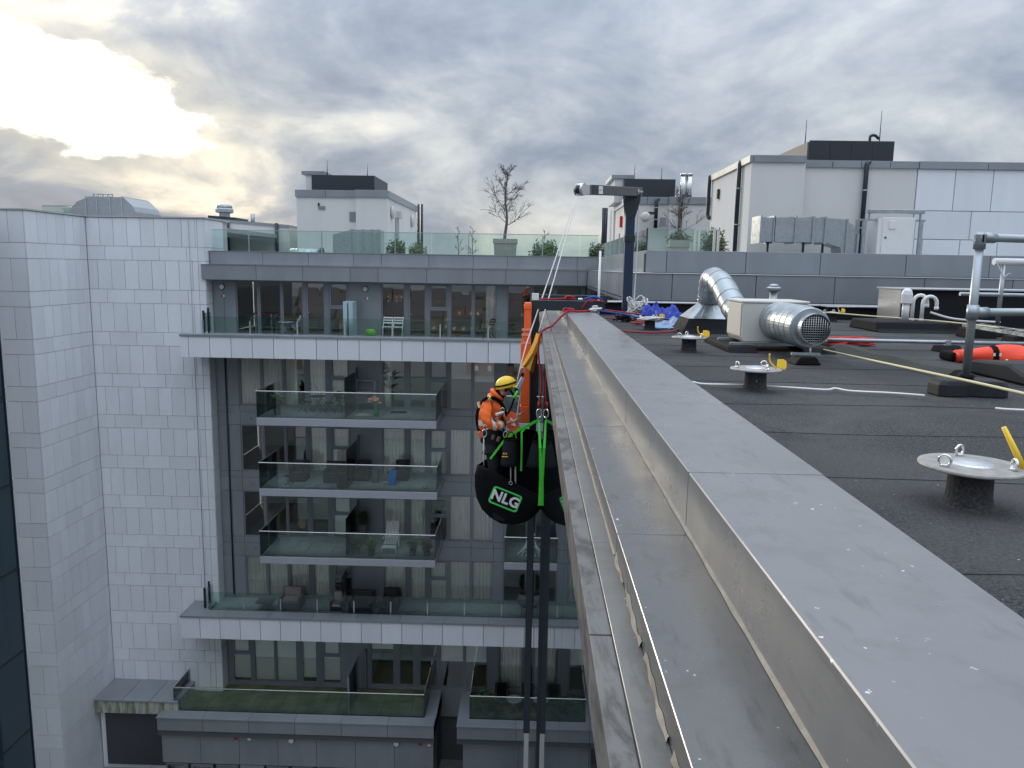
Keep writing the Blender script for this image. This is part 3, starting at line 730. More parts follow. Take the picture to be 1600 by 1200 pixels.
# ================================================================ ROOF-TOP BUILDINGS AND PLANT
def pr(px0, py0, px1, py1, Y):
    a, b_ = aY(px0, (py0+py1)/2, Y), aY(px1, (py0+py1)/2, Y); c = aY((px0+px1)/2, py0, Y); d = aY((px0+px1)/2, py1, Y)
    return a.x, b_.x, d.z, c.z
def pb(name, m, par, px0, py0, px1, py1, Y, dep, bevel=0):
    x0, x1, z0, z1 = pr(px0, py0, px1, py1, Y); return bx(name, m, par, x0, x1, Y, Y+dep, z0, z1, bevel)
TF = .42
def rod(par, px, py0, py1, Y, r=.018):
    a, b_ = aY(px, py1, Y), aY(px, py0, Y); return MB().tube([(a.x, Y, a.z), (a.x, Y, b_.z)], [r, r*.5], 6).build('lightning_rod', dsteel, par)
def pipe(par, pts, r, m=dsteel, name='drainpipe'): return MB().tube(smooth_path(pts, 4) if len(pts) > 2 else pts, r, 10).build(name, m, par)

# ---- large penthouse on the wing (C)
C = thing('penthouse', 'large white rendered penthouse with grey panelled end on the stepped wing', 'building', (11, 28, TF))
CY = 26.0; cx0 = aY(1172, 300, CY).x; cx1 = aY(1256, 300, CY).x; cx2 = aY(1436, 310, CY).x; CT = 4.38
bx('wall', render_w, C, cx0, cx1, CY, 31.6, TF, CT); bx('wall', render_w, C, cx1+.001, cx2, CY+.28, 31.6, TF, CT-.1)
bx('wall', gap, C, cx2+.001, cx2+9, CY+.30, 31.6, TF, CT-.1)
rowz = [(CT-.12, CT-1.42), (CT-1.44, CT-2.34), (CT-2.36, CT-4.2)]
for k, (za, zb) in enumerate(rowz):
    w = (1.22, 1.85, 1.22)[k]; x = cx2+.02+(0 if k != 2 else .35)
    if k == 2: bx('cladding_panel', stone, C, cx2+.02, x-.02, CY+.25, CY+.295, zb, za)
    while x < cx2+8.5: bx('cladding_panel', stone, C, x, x+w-.025, CY+.25, CY+.295, zb, za); x += w
def copg(par, pts, z0, z1, w=.12):
    for (ax, ay), (bx_, by) in zip(pts, pts[1:]):
        b = MB(); d = Vector((bx_-ax, by-ay, 0)).normalized(); b.bar((ax, ay, (z0+z1)/2), (bx_, by, (z0+z1)/2), w, z1-z0); b.build('coping', gpan, par, .004)
copg(C, [(cx0-.02, 31.6), (cx0-.02, CY-.05)], CT, CT+.22); copg(C, [(cx0+.05, CY-.02), (cx1-.01, CY-.02)], CT+.001, CT+.221)
for q in range(4): copg(C, [(cx1+.02+q*(cx2-cx1)/4, CY+.26), (cx1+(q+1)*(cx2-cx1)/4, CY+.26)], CT-.1, CT+.12)
for q in range(4): copg(C, [(cx2+.02+q*2.2, CY+.23), (cx2+(q+1)*2.2, CY+.23)], CT-.11, CT+.125)
bx('roof', feltv, C, cx0+.1, cx2+8, CY+.4, 31.5, CT-.09, CT+.05)
x0, x1, z0, z1 = pr(1264, 220, 1397, 250, 27.4)
for q in range(4): bx('plant_screen', dkplant, C, x0+(x1-x0)*q/4+.004, x0+(x1-x0)*(q+1)/4-.004, 27.4, 27.46, CT, z1)
bx('plant_screen', mat('olive_cladding', (.10,.10,.09), .6), C, x0-.06, x0, 27.4, 31.4, CT, z1-.05); bx('plant_room', dkplant, C, x0+.01, x1-.01, 27.5, 31.3, CT, z1-.03)
MB().tube(smooth_path([(x0+2.1, 27.6, z1-.05), (x0+2.1, 27.6, z1+.18), (x0+2.25, 27.6, z1+.22), (x0+2.4, 27.6, z1+.1)], 4), .05, 8).build('vent_cowl', dsteel, C)
rod(C, 1258, 187, 224, 28); rod(C, 1374, 173, 222, 27.6)
def dp(par, px, py0, py1, Y, r=.075, X=None):
    a = aY(px, py0, Y) if X is None else aX(px, py0, X); b_ = aY(px, py1, a.y)
    p_ = MB().tube([(a.x, a.y, max(b_.z, TF)), (a.x, a.y, a.z-.12), (a.x+.03, a.y+.03, a.z-.03), (a.x+.12, a.y+.1, a.z)], r, 10).build('drainpipe', dsteel, par)
    for t in (.3, .7): MB().cyl((a.x, a.y, b_.z+(a.z-b_.z)*t-.02), (a.x, a.y, b_.z+(a.z-b_.z)*t+.02), r*1.25, 10).build('bracket', galv, p_)
dp(C, 1156, 252, 393, 0, X=cx0-.1); dp(C, 1355, 253, 400, CY+.16)
p = aX(1109, 276, cx0-.1); MB().tube(smooth_path([(p.x+.05, p.y, p.z), (p.x, p.y, p.z-.1), (p.x, p.y, p.z-1.2), (p.x, p.y, p.z-1.5), (p.x+.06, p.y-.12, p.z-1.62)], 3), .075, 10).build('drainpipe', dsteel, C)
p = aX(1124, 298, cx0); bx('lamp_bracket', dsteel, C, p.x-.1, p.x, p.y-.1, p.y+.1, p.z-.3, p.z+.05)

# ---- rectangular duct run and air handling unit in front of C
dk = thing('ventilation_duct', 'segmented galvanised rectangular duct along the foot of the large white penthouse', 'duct', (8.5, 24.6, TF))
DY = 24.4
xs_ = [aY(q, 358, DY).x for q in (1189, 1210, 1243, 1271, 1291)]; z0, z1 = pr(1189, 340, 1291, 378, DY)[2:]
for i, (a, b_) in enumerate(zip(xs_, xs_[1:])):
    s_ = bx('duct_section', galv, dk, a+.01, b_-.01, DY+abs(i-1.2)*.05, DY+.9, z0, z1); bx('flange', galv, s_, b_-.03, b_+.03, DY-.05+abs(i-1.2)*.05, DY+.92, z0-.05, z1+.05)
bx('flange', galv, dk, xs_[0]-.04, xs_[0]+.02, DY-.03, DY+.92, z0-.05, z1+.05)
xe = aY(1340, 370, DY).x
MB().prism([(xs_[-1]+.02, z1), (xs_[-1]+.5, z1-.02), (xs_[-1]+.85, z1-.2), (xe, z1-.55), (xe, TF+.2), (xe-.35, TF+.2), (xs_[-1]+.5, z0-.15), (xs_[-1]+.02, z0)], 'y', DY+.05, DY+.85).build('offset_bend', galv, dk)
bx('flange', galv, dk, xs_[-1]+.62, xs_[-1]+.67, DY-.0, DY+.9, TF+.4, z1-.02)
bx('flange', galv, dk, xe-.02, xe+.04, DY-.03, DY+.92, TF, z1-.45)
for q in (0.3, 1.4, 2.0): bx('support_leg', dsteel, dk, xs_[0]+q, xs_[0]+q+.06, DY+.3, DY+.36, TF, z0)
au = thing('air_handling_unit', 'white air handling cabinet in a galvanised frame beside the segmented duct', 'air unit', (11.3, 24.6, TF))
x0, x1, z0, z1 = pr(1372, 340, 1428, 400, DY)
cab = bx('cabinet', whitepl, au, x0+.12, x1, DY, DY+.8, TF+.1, z1, .01); bx('cabinet_side', white, au, x0, x0+.119, DY+.05, DY+.75, TF+.1, z1-.02)
bx('hatch', whitepl, cab, x0+.3, x0+.5, DY-.03, DY-.001, z1-.34, z1-.1, .006); MB().cyl((x0+.22, DY-.02, z0+.55), (x0+.22, DY+.01, z0+.55), .03, 10).build('lock', dsteel, cab)
bx('base', dsteel, au, x0-.5, x1+.3, DY+.05, DY+.75, TF, TF+.098)
xa, xb, za, zb = pr(1362, 327, 1449, 333, DY)
zt_ = zb
for xx in (aY(1352, 370, DY).x, aY(1441, 370, DY).x): bx('upright', galv, au, xx-.05, xx+.05, DY+.1, DY+.2, TF, z1-.05); bx('upright', galv, au, xx-.05, xx+.05, DY+.6, DY+.7, TF, z1-.05)
MB().box(xa, xb, DY+.1, DY+.35, za, zb).build('lifting_beam', galv, au, .01)
for xx in (xa+.02, xb-.1): MB().bar((xx, DY+.2, zb-.05), (xx, DY+.2, z1-.08), .05, .05).build('beam_post', galv, au)
MB().box(xa-.25, xa+.75, DY+.15, DY+.22, z1-.1, z1-.04).box(xb-.75, xb+.05, DY+.15, DY+.22, z1-.1, z1-.04).build('cross_rail', galv, au)
fx = aY(1352, 370, DY).x
for X, sg in ((fx, 1), (x1+.3, 1)): MB().cyl((X-.02, DY+.45, TF+.65), (X+.32, DY+.45, TF+.65), .42, 20).build('round_duct', galv, au)
MB().cyl((fx-.08, DY+.45, TF+.6), (fx+.0, DY+.45, TF+.6), .5, 20).build('flexible_collar', rubber, au)

# ---- glazed guard and gate on the wing terrace
gt = thing('terrace_gate', 'cream framed glass gate between the glass guard and the large white penthouse', 'gate', (6.1, 20.1, 1.3))
GY = 20.15
x0, x1, z0, z1 = pr(1084, 360, 1124, 396, GY)
for xx in (x0, x0+.1, x1-.06, x1-.16): bx('post', offw, gt, xx, xx+.055, GY-.03, GY+.03, 1.37, z1)
bx('rail', offw, gt, x0+.06, x1-.06, GY-.028, GY+.028, z1+.001, z1+.04)
bx('pane', gl_bal, gt, x0+.17, x1-.17, GY-.008, GY+.008, 1.4, z1-.03)
gw = thing('glass_guard', 'clear glass guard with thin posts along the stepped wing terrace', 'balustrade', (4, 20.2, 1.37))
zt_ = aY(1050, 358, GY).z
xs_ = [UX+.05, 4.4, x0-.04]
for a, b_ in zip(xs_, xs_[1:]): bx('pane', gl_bal, gw, a+.02, b_-.02, GY-.008, GY+.008, 1.37, zt_)
bx('post', dsteel, gw, UX+.02, UX+.06, GY-.02, GY+.02, 1.37, zt_+.02)
for q in range(8): bx('pane', gl_bal, gw, UX+.05, UX+.066, GY+.05+q*1.7, GY+1.7+q*1.7, 1.37, zt_)
bx('cap_rail', galv, gw, UX+.07, x0-.05, GY-.02, GY+.02, zt_+.001, zt_+.02)
# ---- glazed guard on the apartment roof
gr_ = thing('roof_glass_guard', 'long green-tinted glass balustrade along the apartment roof edge', 'balustrade', (-6, 34.35, 1.4))
zt_ = aY(540, 362.5, 34.35).z; x = -14.15; k = 0
while x < UX-.2:
    x2 = min(x+1.62, UX-.02); pp = bx('pane', gl_bal, gr_, x+.012, x2-.012, 34.34, 34.356, 1.407, zt_)
    if k % 2: bx('post', alu, pp, x-.02, x+.02, 34.37, 34.42, 1.407, zt_-.02)
    x = x2; k += 1
bx('cap_rail', galv, gr_, -14.15, UX, 34.33, 34.37, zt_+.001, zt_+.025)

# ---- pale render penthouse behind the roof terrace (A) and its look-alike further right (B)
def ph_small(label, x0, x1, Y0, Y1, zt, boxpx, rods, side):
    A = thing('penthouse', label, 'building', ((x0+x1)/2, (Y0+Y1)/2, TF))
    xm = x0+(x1-x0)*(.66 if side > 0 else .5)
    bx('wall', render_w, A, x0, xm, Y0+.3, Y1, TF, zt-.1); bx('wall', render_w, A, xm+.001, x1, Y0, Y1, TF, zt-.1)
    for q in range(2): bx('coping', gpan, A, x0-.06+(xm-x0+.05)*q/2+.01, x0-.06+(xm-x0+.05)*(q+1)/2-.01, Y0+.22, Y0+.5, zt-.28, zt+.1, .006)
    bx('coping', gpan, A, xm-.02, x1+.06, Y0-.08, Y0+.2, zt-.275, zt+.105, .006)
    for X in ((x1-.14, x1+.08) if side > 0 else (x0-.08, x0+.14)),: bx('coping', gpan, A, X[0], X[1], Y0+.22, Y1, zt-.274, zt+.104, .006)
    bx('roof', feltv, A, x0+.1, x1-.1, Y0+.5, Y1-.1, zt-.1, zt)
    bx0, bx1, bz0, bz1 = pr(*boxpx, Y0+2); bz1 += .25
    MB().prism([(bx0, zt), (bx1, zt), (bx1, bz1-.0 if side > 0 else bz1), (bx1-.9 if side > 0 else bx1-.01, bz1), (bx0, bz1)], 'y', Y0+2, Y0+6).build('plant_room', dkplant, A)
    bx('stair_head', render_w, A, bx0-.5, bx0-.01, Y0+2.6, Y0+6, zt, bz1+.05); bx('stair_head_cap', gpan, A, bx0-.7, bx0+.6, Y0+2.5, Y0+6.1, bz1+.06, bz1+.26)
    for px, a, b_ in rods: rod(A, px, a, b_, Y0+3, .03)
    return A
ax0, ax1 = aY(461, 330, 42).x, aY(605, 330, 42).x; ATP = aY(530, 298, 42).z
A = ph_small('white rendered penthouse with dark plant box behind the green glass roof balustrade', ax0, ax1, 42, 52.5, ATP-.05, (487, 281, 585, 300), ((511.5, 250, 279), (574, 256, 284)), 1)
pb('louvre', frame, A, 497, 322, 508, 327, 42.25, .08); pb('louvre', frame, A, 546, 331, 557.5, 346, 42.25, .06); pb('vent_pipe', dsteel, A, 496.5, 317, 499, 322, 42.24, .06)
X = ax1
for px, py, r in ((613, 332, .35), (644, 345, .4)):
    p = aX(px, py, X+.05); MB().rev([(r, 0), (r*.9, .1), (r*.4, .16), (.01, .17)], p, 18, 'x').build('satellite_dish', offw, A)
p = aX(621, 336, X); bx('wall_box', offw, A, X, X+.25, p.y-.3, p.y+.3, p.z-.2, p.z+.2)
p = aX(620, 352, X); bx('door', gpan, A, X, X+.05, p.y-.5, p.y+.5, TF, p.z+.4)
for px in (653.5, 659): p = aY(px, 318, 53); MB().tube([(p.x, 53, TF), (p.x, 53, aY(px, 319, 53).z)], .09, 8).build('flue', dsteel, A)
bx0, bx1 = aY(980, 330, 42).x, aY(1112, 330, 42).x; BTP = aY(1040, 309, 42).z
B = ph_small('white rendered penthouse with round dish and twin steel flues behind the potted trees', bx0, bx1, 42, 52, BTP-.05, (976, 287, 1055, 306), ((991, 258, 287), (1033, 263, 289)), -1)
for px in (1066.5, 1076):
    p = aY(px, 310, 43); q = aY(px, 272, 43); MB().tube([(p.x, 43, p.z-.2), (p.x, 43, q.z)], .16, 14).build('flue', steel, B); MB().cyl((p.x, 43, q.z-.06), (p.x, 43, q.z+.02), .19, 14).build('flue_cap', steel, B)
p = aY(1008, 339, 41.7); MB().rev([(.27, 0), (.26, -.12), (.15, -.2), (.01, -.22)], p, 20, 'y').build('satellite_dish', offw, B)
pb('louvre', frame, B, 1031, 340, 1041, 354, 41.95, .04); pb('pipe_bracket', dsteel, B, 1013, 331, 1026, 335, 41.8, .1)
for px, a, b_ in ((1026, 311, 357), (1064.5, 305, 370)): dp(B, px, a, b_, 41.85, .1)
for px in (943.5, 947): p = aY(px, 325, 50); MB().tube([(p.x, 50, TF), (p.x, 50, p.z)], .12, 8).build('flue', dsteel, B)
p = aY(946, 330, 46); bx('alarm_bell', redb, B, bx0-.15, bx0-.01, 44, 44.4, 3.2, 3.8); bx('door', gpan, B, bx0-.05, bx0-.005, 45, 46, TF, 2.9)
bx('low_wall', render_w, B, aY(957, 340, 50).x, bx0-.1, 48, 51.5, TF, aY(950, 322, 48).z)

# ---- plant beyond the roof glass
dt = thing('spiral_duct', 'fat galvanised round duct behind the glass balustrade in front of the white penthouse', 'duct', (-9.5, 38, TF))
a = aY(452, 379, 38); b_ = aY(498, 379, 38)
MB().cyl((a.x, 38.3, TF+.75), (b_.x, 38.3, TF+.75), .48, 24).build('drum', galv, dt); MB().cyl((b_.x, 38.3, TF+.75), (b_.x+.1, 38.3, TF+.75), .53, 24).build('collar', dsteel, dt)
for t in (.25, .5, .75): MB().cyl((a.x+(b_.x-a.x)*t-.02, 38.3, TF+.75), (a.x+(b_.x-a.x)*t+.02, 38.3, TF+.75), .5, 24).build('band', galv, dt)
for X in (a.x+.3, b_.x-.3): bx('stand', dsteel, dt, X-.05, X+.05, 38.0, 38.6, TF, TF+.35)
dt = thing('ventilation_duct', 'flared galvanised rectangular duct behind the glass balustrade beside the fat round duct', 'duct', (-7.8, 38, TF))
a = aY(520, 380, 38); x1 = aY(595, 380, 38).x; zt_ = aY(560, 359, 38).z
MB().prism([(a.x, TF+.2), (a.x+.5, TF+.35), (a.x+1.2, TF+.95), (x1, TF+.95), (x1, zt_), (a.x+.9, zt_), (a.x, zt_-.25)], 'y', 38, 38.9).build('duct_section', galv, dt)
for t in (.9, 1.45, 1.9, 2.2): bx('flange', galv, dt, a.x+t-.02, a.x+t+.02, 37.96, 38.94, TF+.9, zt_+.05)
for X in (a.x+1.3, x1-.2): bx('stand', dsteel, dt, X-.04, X+.04, 38.2, 38.6, TF, TF+.94)
# barrel-roofed cooler on the stone building and platform beside it
ck = thing('rooftop_cooler', 'barrel shaped galvanised plant unit with railed top on the stone tower roof', 'air unit', (-20, 38, 2.5))
x0, x1, z0, z1 = pr(128, 310, 228, 345, 38)
prof = [(x0, 2.5), (x1, 2.5), (x1, 3.2), (x1-.12, 3.45), (x1-.55, z1-.02), (x0+1.0, z1), (x0+.35, z1-.25), (x0, 3.25)]
MB().prism(prof, 'y', 37, 39.5).build('casing', galv, ck)
for t in (.25, .42, .62, .8): bx('rib', alu, ck, x0+(x1-x0)*t-.02, x0+(x1-x0)*t+.02, 36.96, 39.5, 2.5, z1+.02)
xa, xb, za, zb = pr(146, 303, 176, 313, 37.5); rb = MB()
for i in range(5): rb.box(xa+(xb-xa)*i/4-.015, xa+(xb-xa)*i/4+.015, 37.48, 37.52, za-.1, zb)
rb.box(xa, xb, 37.47, 37.53, zb-.05, zb); rb.build('top_rail', galv, ck)
ps = thing('roof_platform', 'small glazed roof platform behind the stone tower beside the barrel shaped unit', 'platform', (-23, 40, 2.5))
x0, x1, z0, z1 = pr(66, 323, 124, 333, 40); bx('screen', gl_bal, ps, x0, x1, 40, 40.02, 2.5, z1); bx('rail', galv, ps, x0, x1, 39.99, 40.03, z1+.001, z1+.06); bx('unit', galv, ps, x0+.8, x1-.3, 40.4, 41.2, 2.5, z1-.05)
bx('tower_roof', deck, st, SXL+.1, SXR-.1, SY+.2, 46, 2.3, 2.5)
# low pale block with fan behind
lb = thing('low_roof_block', 'low white roof block with dark parapet and round fan behind the stone tower', 'building', (-13.5, 43, TF))
x0, x1, z0, z1 = pr(322, 345, 452, 365, 44); 
MB().prism([(x0, TF), (x1, TF), (x1, aY(450, 356, 44).z), (x0, aY(325, 345, 44).z)], 'y', 44, 50).build('wall', render_w, lb)
MB().prism([(x0, aY(325, 345, 44).z), (x1, aY(450, 356, 44).z), (x1, aY(450, 356, 44).z+.16), (x0, aY(325, 345, 44).z+.16)], 'y', 43.95, 50).build('coping', gpan, lb)
x0, x1, z0, z1 = pr(325, 337, 404, 350, 45); MB().prism([(x0, z0-.6), (x1, z0-.6), (x1, z0+.1), (x0+(x1-x0)*.55, z0+.2), (x0+(x1-x0)*.55, z1-.1), (x0, z1)], 'y', 45, 47).build('kerb', dkplant, lb)
p = aY(351, 335, 45.5); MB().rev([(.3, -.4), (.3, .05), (.5, .1), (.5, .28), (.42, .36), (.45, .42), (.42, .5), (.3, .56), (.01, .58)], p, 20).build('fan', galv, lb)
p = aY(395, 341, 45.5); MB().cyl((p.x, 45.5, p.z-.5), (p.x, 45.5, p.z+.25), .12, 10).build('flue', galv, lb)
for px in (356, 432): p = aY(px, 360, 43.9); MB().cyl((p.x, 43.9, TF), (p.x, 43.9, p.z+.4), .1, 8).build('drainpipe', dsteel, lb)

# ---- potted trees and shrubs on the roof terrace
def bare_tree(c, h, spread, label, seed, pot):
    rr = random.Random(seed); t = thing('bare_tree', label, 'tree', c); k_ = spread/.95
    c = Vector(c); tk = MB(); pts = [c+Vector((.04*math.sin(i*.9+seed)*k_, .03*math.cos(i*1.1), h*i/11)) for i in range(12)]
    tk.tube(pts, [(.055*(1-i/12)+.009)*max(k_, .5) for i in range(12)], 7); tk.build('trunk', bark, t)
    tw = MB()
    def grow(p, d, L, r, depth):
        q = []; n = 5; cur = Vector(p); dd_ = Vector(d)
        for i in range(n+1):
            q.append(cur.copy()); dd_ = (dd_+Vector((rr.gauss(0, .12), rr.gauss(0, .12), rr.gauss(.05 if depth < 2 else -.05, .1)))).normalized(); cur = cur+dd_*L/n
        tw.tube(q, [max(.004, r*(1-.75*i/n)) for i in range(n+1)], 4, caps=False)
        if depth < 3:
            for b_ in range(6 if depth == 0 else (4 if k_ > .8 else 2)):
                k = rr.randint(1, n); e = (q[k]-q[k-1]).normalized()
                e = (e*1.1+Vector((rr.gauss(0, .5), rr.gauss(0, .5), rr.gauss(.05, .35)))).normalized(); grow(q[k], e, L*rr.uniform(.38, .6), r*.62, depth+1)
    nb = 14 if k_ > .8 else 10
    for i in range(nb):
        f = .22+.72*i/(nb-1); a = i*2.4+rr.uniform(-.4, .4); e = Vector((math.cos(a), math.sin(a), .35+.9*f)).normalized()
        p = pts[0].lerp(pts[-1], f); grow(p, e, spread*(1.15-.75*f)*rr.uniform(.8, 1.1), .017*k_**.5, 0)
    tw.build('crown', bark, t); return t
def planter(px0, px1, py0, py1, Y, label):
    x0, x1, z0, z1 = pr(px0, py0, px1, py1, Y); xm = (x0+x1)/2; w = (x1-x0)/2; b = MB()
    def ring(k, z): return [(xm-k, Y+w-k, z), (xm+k, Y+w-k, z), (xm+k, Y+w+k, z), (xm-k, Y+w+k, z)]
    rg = [ring(w*.78, TF), ring(w*.93, z1-.22), ring(w, z1-.2), ring(w, z1), ring(w*.88, z1), ring(w*.86, z1-.1)]
    b.add(sum(rg, []), [(3,2,1,0)]+[(4*i+j, 4*i+(j+1) % 4, 4*i+4+(j+1) % 4, 4*i+4+j) for i in range(5) for j in range(4)]+[(20,21,22,23)])
    o = b.build('planter', terra, None); lab(o, label, 'planter'); return Vector((xm, Y+w, z1-.1))
c = planter(770, 808, 373, 402, 36, 'large square beige planter holding the bare tree behind the roof glass')
top = aY(795, 266, 36.5).z
bare_tree(c, top-c.z, 1.2, 'leafless multi-branched tree in the square beige planter', 11, None)
c = planter(1047, 1078, 375, 396, 23, 'beige box planter at the glass gate beside the large penthouse')
lab(leaves(c+Vector((0, 0, .12)), .42, .4, .25, 420, .1, 5).build('shrub', leafo, None), 'trailing olive shrub spilling out of the box planter by the glass gate', 'shrub')
bare_tree(c+Vector((.05, 0.2, -.0)), aY(1066, 305, 23.5).z-c.z, .6, 'leafless tree in the box planter in front of the white wall with round dish', 23, None)
def shrub(px, py0, py1, Y, w, label, m, n, seed, sz=.11):
    p = aY(px, py0, Y); h = p.z-TF
    t = thing('shrub', label, 'shrub', (p.x, Y, TF)); leaves((p.x, Y, TF+h*.56), w, w*.8, h*.46, int(n*2.2), sz*1.15, seed).build('foliage', m, t)
    for k in range(4): MB().tube([(p.x, Y, TF), (p.x+random.uniform(-.4, .4)*w, Y, TF+h*.6)], .02, 5).build('stem', bark, t)
shrub(620, 371, 0, 36.2, .55, 'bright green bushy shrub behind the roof glass in front of the white penthouse', leafg, 700, 2)
shrub(652, 374, 0, 36.4, .5, 'second bright green shrub growing beside the tall bushy one', leafg, 600, 4)
shrub(858, 373, 0, 36.3, .6, 'round green shrub behind the roof glass right of the square planter', leafg, 700, 6)
shrub(845, 377, 0, 36.9, .7, 'low dark shrub behind the round green one on the roof', leafd, 600, 9)
shrub(937, 375, 0, 36.0, .55, 'olive rounded bush behind the roof glass next to the corner', leafo, 800, 8)
shrub(1117, 352, 0, 24.2, .5, 'yellow green climber at the glass gate against the large penthouse', leafo, 700, 12)
lab(leaves((-3.2, 37.6, TF+.45), 3.4, .4, .42, 1900, .1, 31).build('hedge', leafd, None), 'low dark hedge running behind the roof glass', 'hedge')
for i, (px, tp) in enumerate(((716, 357), (738, 355), (850, 360))):
    p = aY(px, 395, 36.8); bare_tree((p.x, 36.8, TF), aY(px, tp, 36.8).z-TF, .4, ('thin leafless shrub left of the square planter behind the roof glass', 'thin leafless shrub right next to the square planter', 'thin leafless shrub rising behind the round green one')[i], 40+i, None)
# ================================================================ THINGS ON THE BALCONIES
def legs(t, x0, x1, y0, y1, z0, z1, r, m): 
    for X in (x0, x1):
        for Yy in (y0, y1): MB().cyl((X, Yy, z0), (X, Yy, z1), r, 6).build('leg', m, t)
def folding_chair(px, py, Y, zf, label, m=dfurn, rz=0., cat='chair'):
    x = aY(px, py, Y).x; t = thing('folding_chair', label, cat, (x, Y, zf)); c, s = math.cos(rz), math.sin(rz)
    P = lambda a, b_, z: (x+a*c-b_*s, Y+a*s+b_*c, zf+z)
    for sd_ in (-.2, .2):
        MB().tube([P(sd_, -.22, 0), P(sd_, .2, .88)], .014, 6).build('leg', m, t); MB().tube([P(sd_, .22, 0), P(sd_, -.2, .46)], .014, 6).build('leg', m, t)
    for q in range(4): MB().bar(P(-.2, -.17+q*.1, .45), P(.2, -.17+q*.1, .45), .07, .015).build('seat_slat', m, t)
    for q in range(3): MB().bar(P(-.2, .13+q*.035, .62+q*.11), P(.2, .13+q*.035, .62+q*.11), .02, .06).build('back_slat', m, t)
    return t
def table(px, py, Y, zf, label, w=.35, h=.72, m=dfurn, round_=True):
    x = aY(px, py, Y).x; t = thing('garden_table', label, 'table', (x, Y, zf))
    if round_: MB().cyl((x, Y, zf+h-.02), (x, Y, zf+h), w, 20).build('table_top', m, t)
    else: bx('table_top', m, t, x-w, x+w, Y-.3, Y+.3, zf+h-.03, zf+h, .005)
    for a in (0, 1):
        MB().tube([(x-w*.6, Y+(-.2, .2)[a], zf), (x+w*.5, Y+(-.15, .15)[a], zf+h-.02)], .012, 6).build('leg', m, t); MB().tube([(x+w*.6, Y+(-.2, .2)[a], zf), (x-w*.5, Y+(-.15, .15)[a], zf+h-.02)], .012, 6).build('leg', m, t)
    return t
def pot_plant(px, py, Y, zf, label, r=.16, h=.3, ph=.5, m=leafd, pm=gfurn, n=240, seed=1, sz=.12):
    x = aY(px, py, Y).x; t = thing('potted_plant', label, 'plant', (x, Y, zf))
    MB().rev([(r*.7, 0), (r, h), (r*.9, h), (r*.85, h-.04), (.01, h-.04)], (x, Y, zf), 16).build('pot', pm, t)
    leaves((x, Y, zf+h+ph*.5), ph*.55, ph*.55, ph*.55, n, sz, seed, shell=.1).build('foliage', m, t)
    for q in range(3): MB().tube([(x, Y, zf+h-.05), (x+random.uniform(-.1, .1), Y+random.uniform(-.1, .1), zf+h+ph*.5)], .01, 5).build('stem', bark, t)
def lounger_chair(px, py, Y, zf, label, m=gfurn, cm=cush, w=.9, d=.85, cat='armchair', name='armchair'):
    x = aY(px, py, Y).x; t = thing(name, label, cat, (x, Y, zf))
    bx('base', m, t, x-w/2, x+w/2, Y-d/2, Y+d/2, zf+.02, zf+.36, .02); bx('backrest', m, t, x-w/2, x+w/2, Y+d/2-.12, Y+d/2, zf+.361, zf+.85, .02)
    for sx in (-1, 1): bx('armrest', m, t, min(x+sx*w/2, x+sx*(w/2-.1)), max(x+sx*w/2, x+sx*(w/2-.1)), Y-d/2, Y+d/2-.125, zf+.361, zf+.6, .02)
    bx('seat_cushion', cm, t, x-w/2+.11, x+w/2-.11, Y-d/2-.01, Y+d/2-.13, zf+.362, zf+.48, .03)
    bx('back_cushion', cm, t, x-w/2+.11, x+w/2-.11, Y+d/2-.27, Y+d/2-.125, zf+.481, zf+.88, .03)
    return t
F5, F4, F3, F2, F6, F1 = -5.565, -8.675, -11.735, -14.8, -2.23, -19.21
# upper hanging balcony
pot_plant(433, 640, 32.5, F5, 'broad leafed green plant in a grey pot on the upper hanging balcony', ph=.55, m=leafd, n=200, sz=.2, seed=3)
folding_chair(477, 645, 33.4, F5, 'black folding chair left of the small round table on the upper hanging balcony', rz=1.2)
table(497, 640, 33.4, F5, 'small round black folding table on the upper hanging balcony')
folding_chair(516, 645, 33.3, F5, 'black folding chair right of the small round table on the upper hanging balcony', rz=-1.3)
pot_plant(531, 640, 33.5, F5, 'tall slim green plant beside the divider of the upper hanging balcony', r=.14, ph=.7, n=180, seed=5)
sh = thing('shelf_rack', 'grey metal shelf rack against the wall panel of the upper hanging balcony', 'shelf', (aY(572, 620, 34.1).x, 34.1, F5)); x = aY(572, 620, 34.1).x
for q in range(3): bx('shelf', galv, sh, x-.42, x+.42, 33.95, 34.3, F5+.35+q*.5, F5+.38+q*.5)
for sx in (-.42, .39):
    for sy in (33.95, 34.27): bx('leg', galv, sh, x+sx, x+sx+.03, sy, sy+.03, F5, F5+1.42)
x = aY(588, 640, 32.7).x; t = thing('flower_vase', 'green vase with pink flowers on the upper hanging balcony', 'vase', (x, 32.7, F5))
MB().rev([(.1, 0), (.12, .1), (.07, .5), (.06, .52)], (x, 32.7, F5), 14).build('vase', mat('green_glaze', (.03,.22,.1), .3), t); leaves((x-.08, 32.7, F5+.72), .3, .2, .18, 120, .13, 4, shell=.0).build('flowers', mat('pink_petals', (.75,.35,.25), .7), t)
x = aY(566, 650, 32.6).x; t = MB(); pts = [(x+.42*math.cos(a*.5)*(1-.02*a), 32.75+.18*math.sin(a*.5), F5+.02+.002*a) for a in range(26)]; t.tube(pts, .016, 6)
lab(t.build('garden_hose', wrope, None), 'pale coiled hose lying on the upper hanging balcony floor', 'hose')
x = aY(622, 640, 33.6).x; lab(bx('door_mat', dfurn, None, x-.35, x+.35, 33.5, 33.95, F5+.001, F5+.02), 'dark door mat on the upper hanging balcony', 'mat')
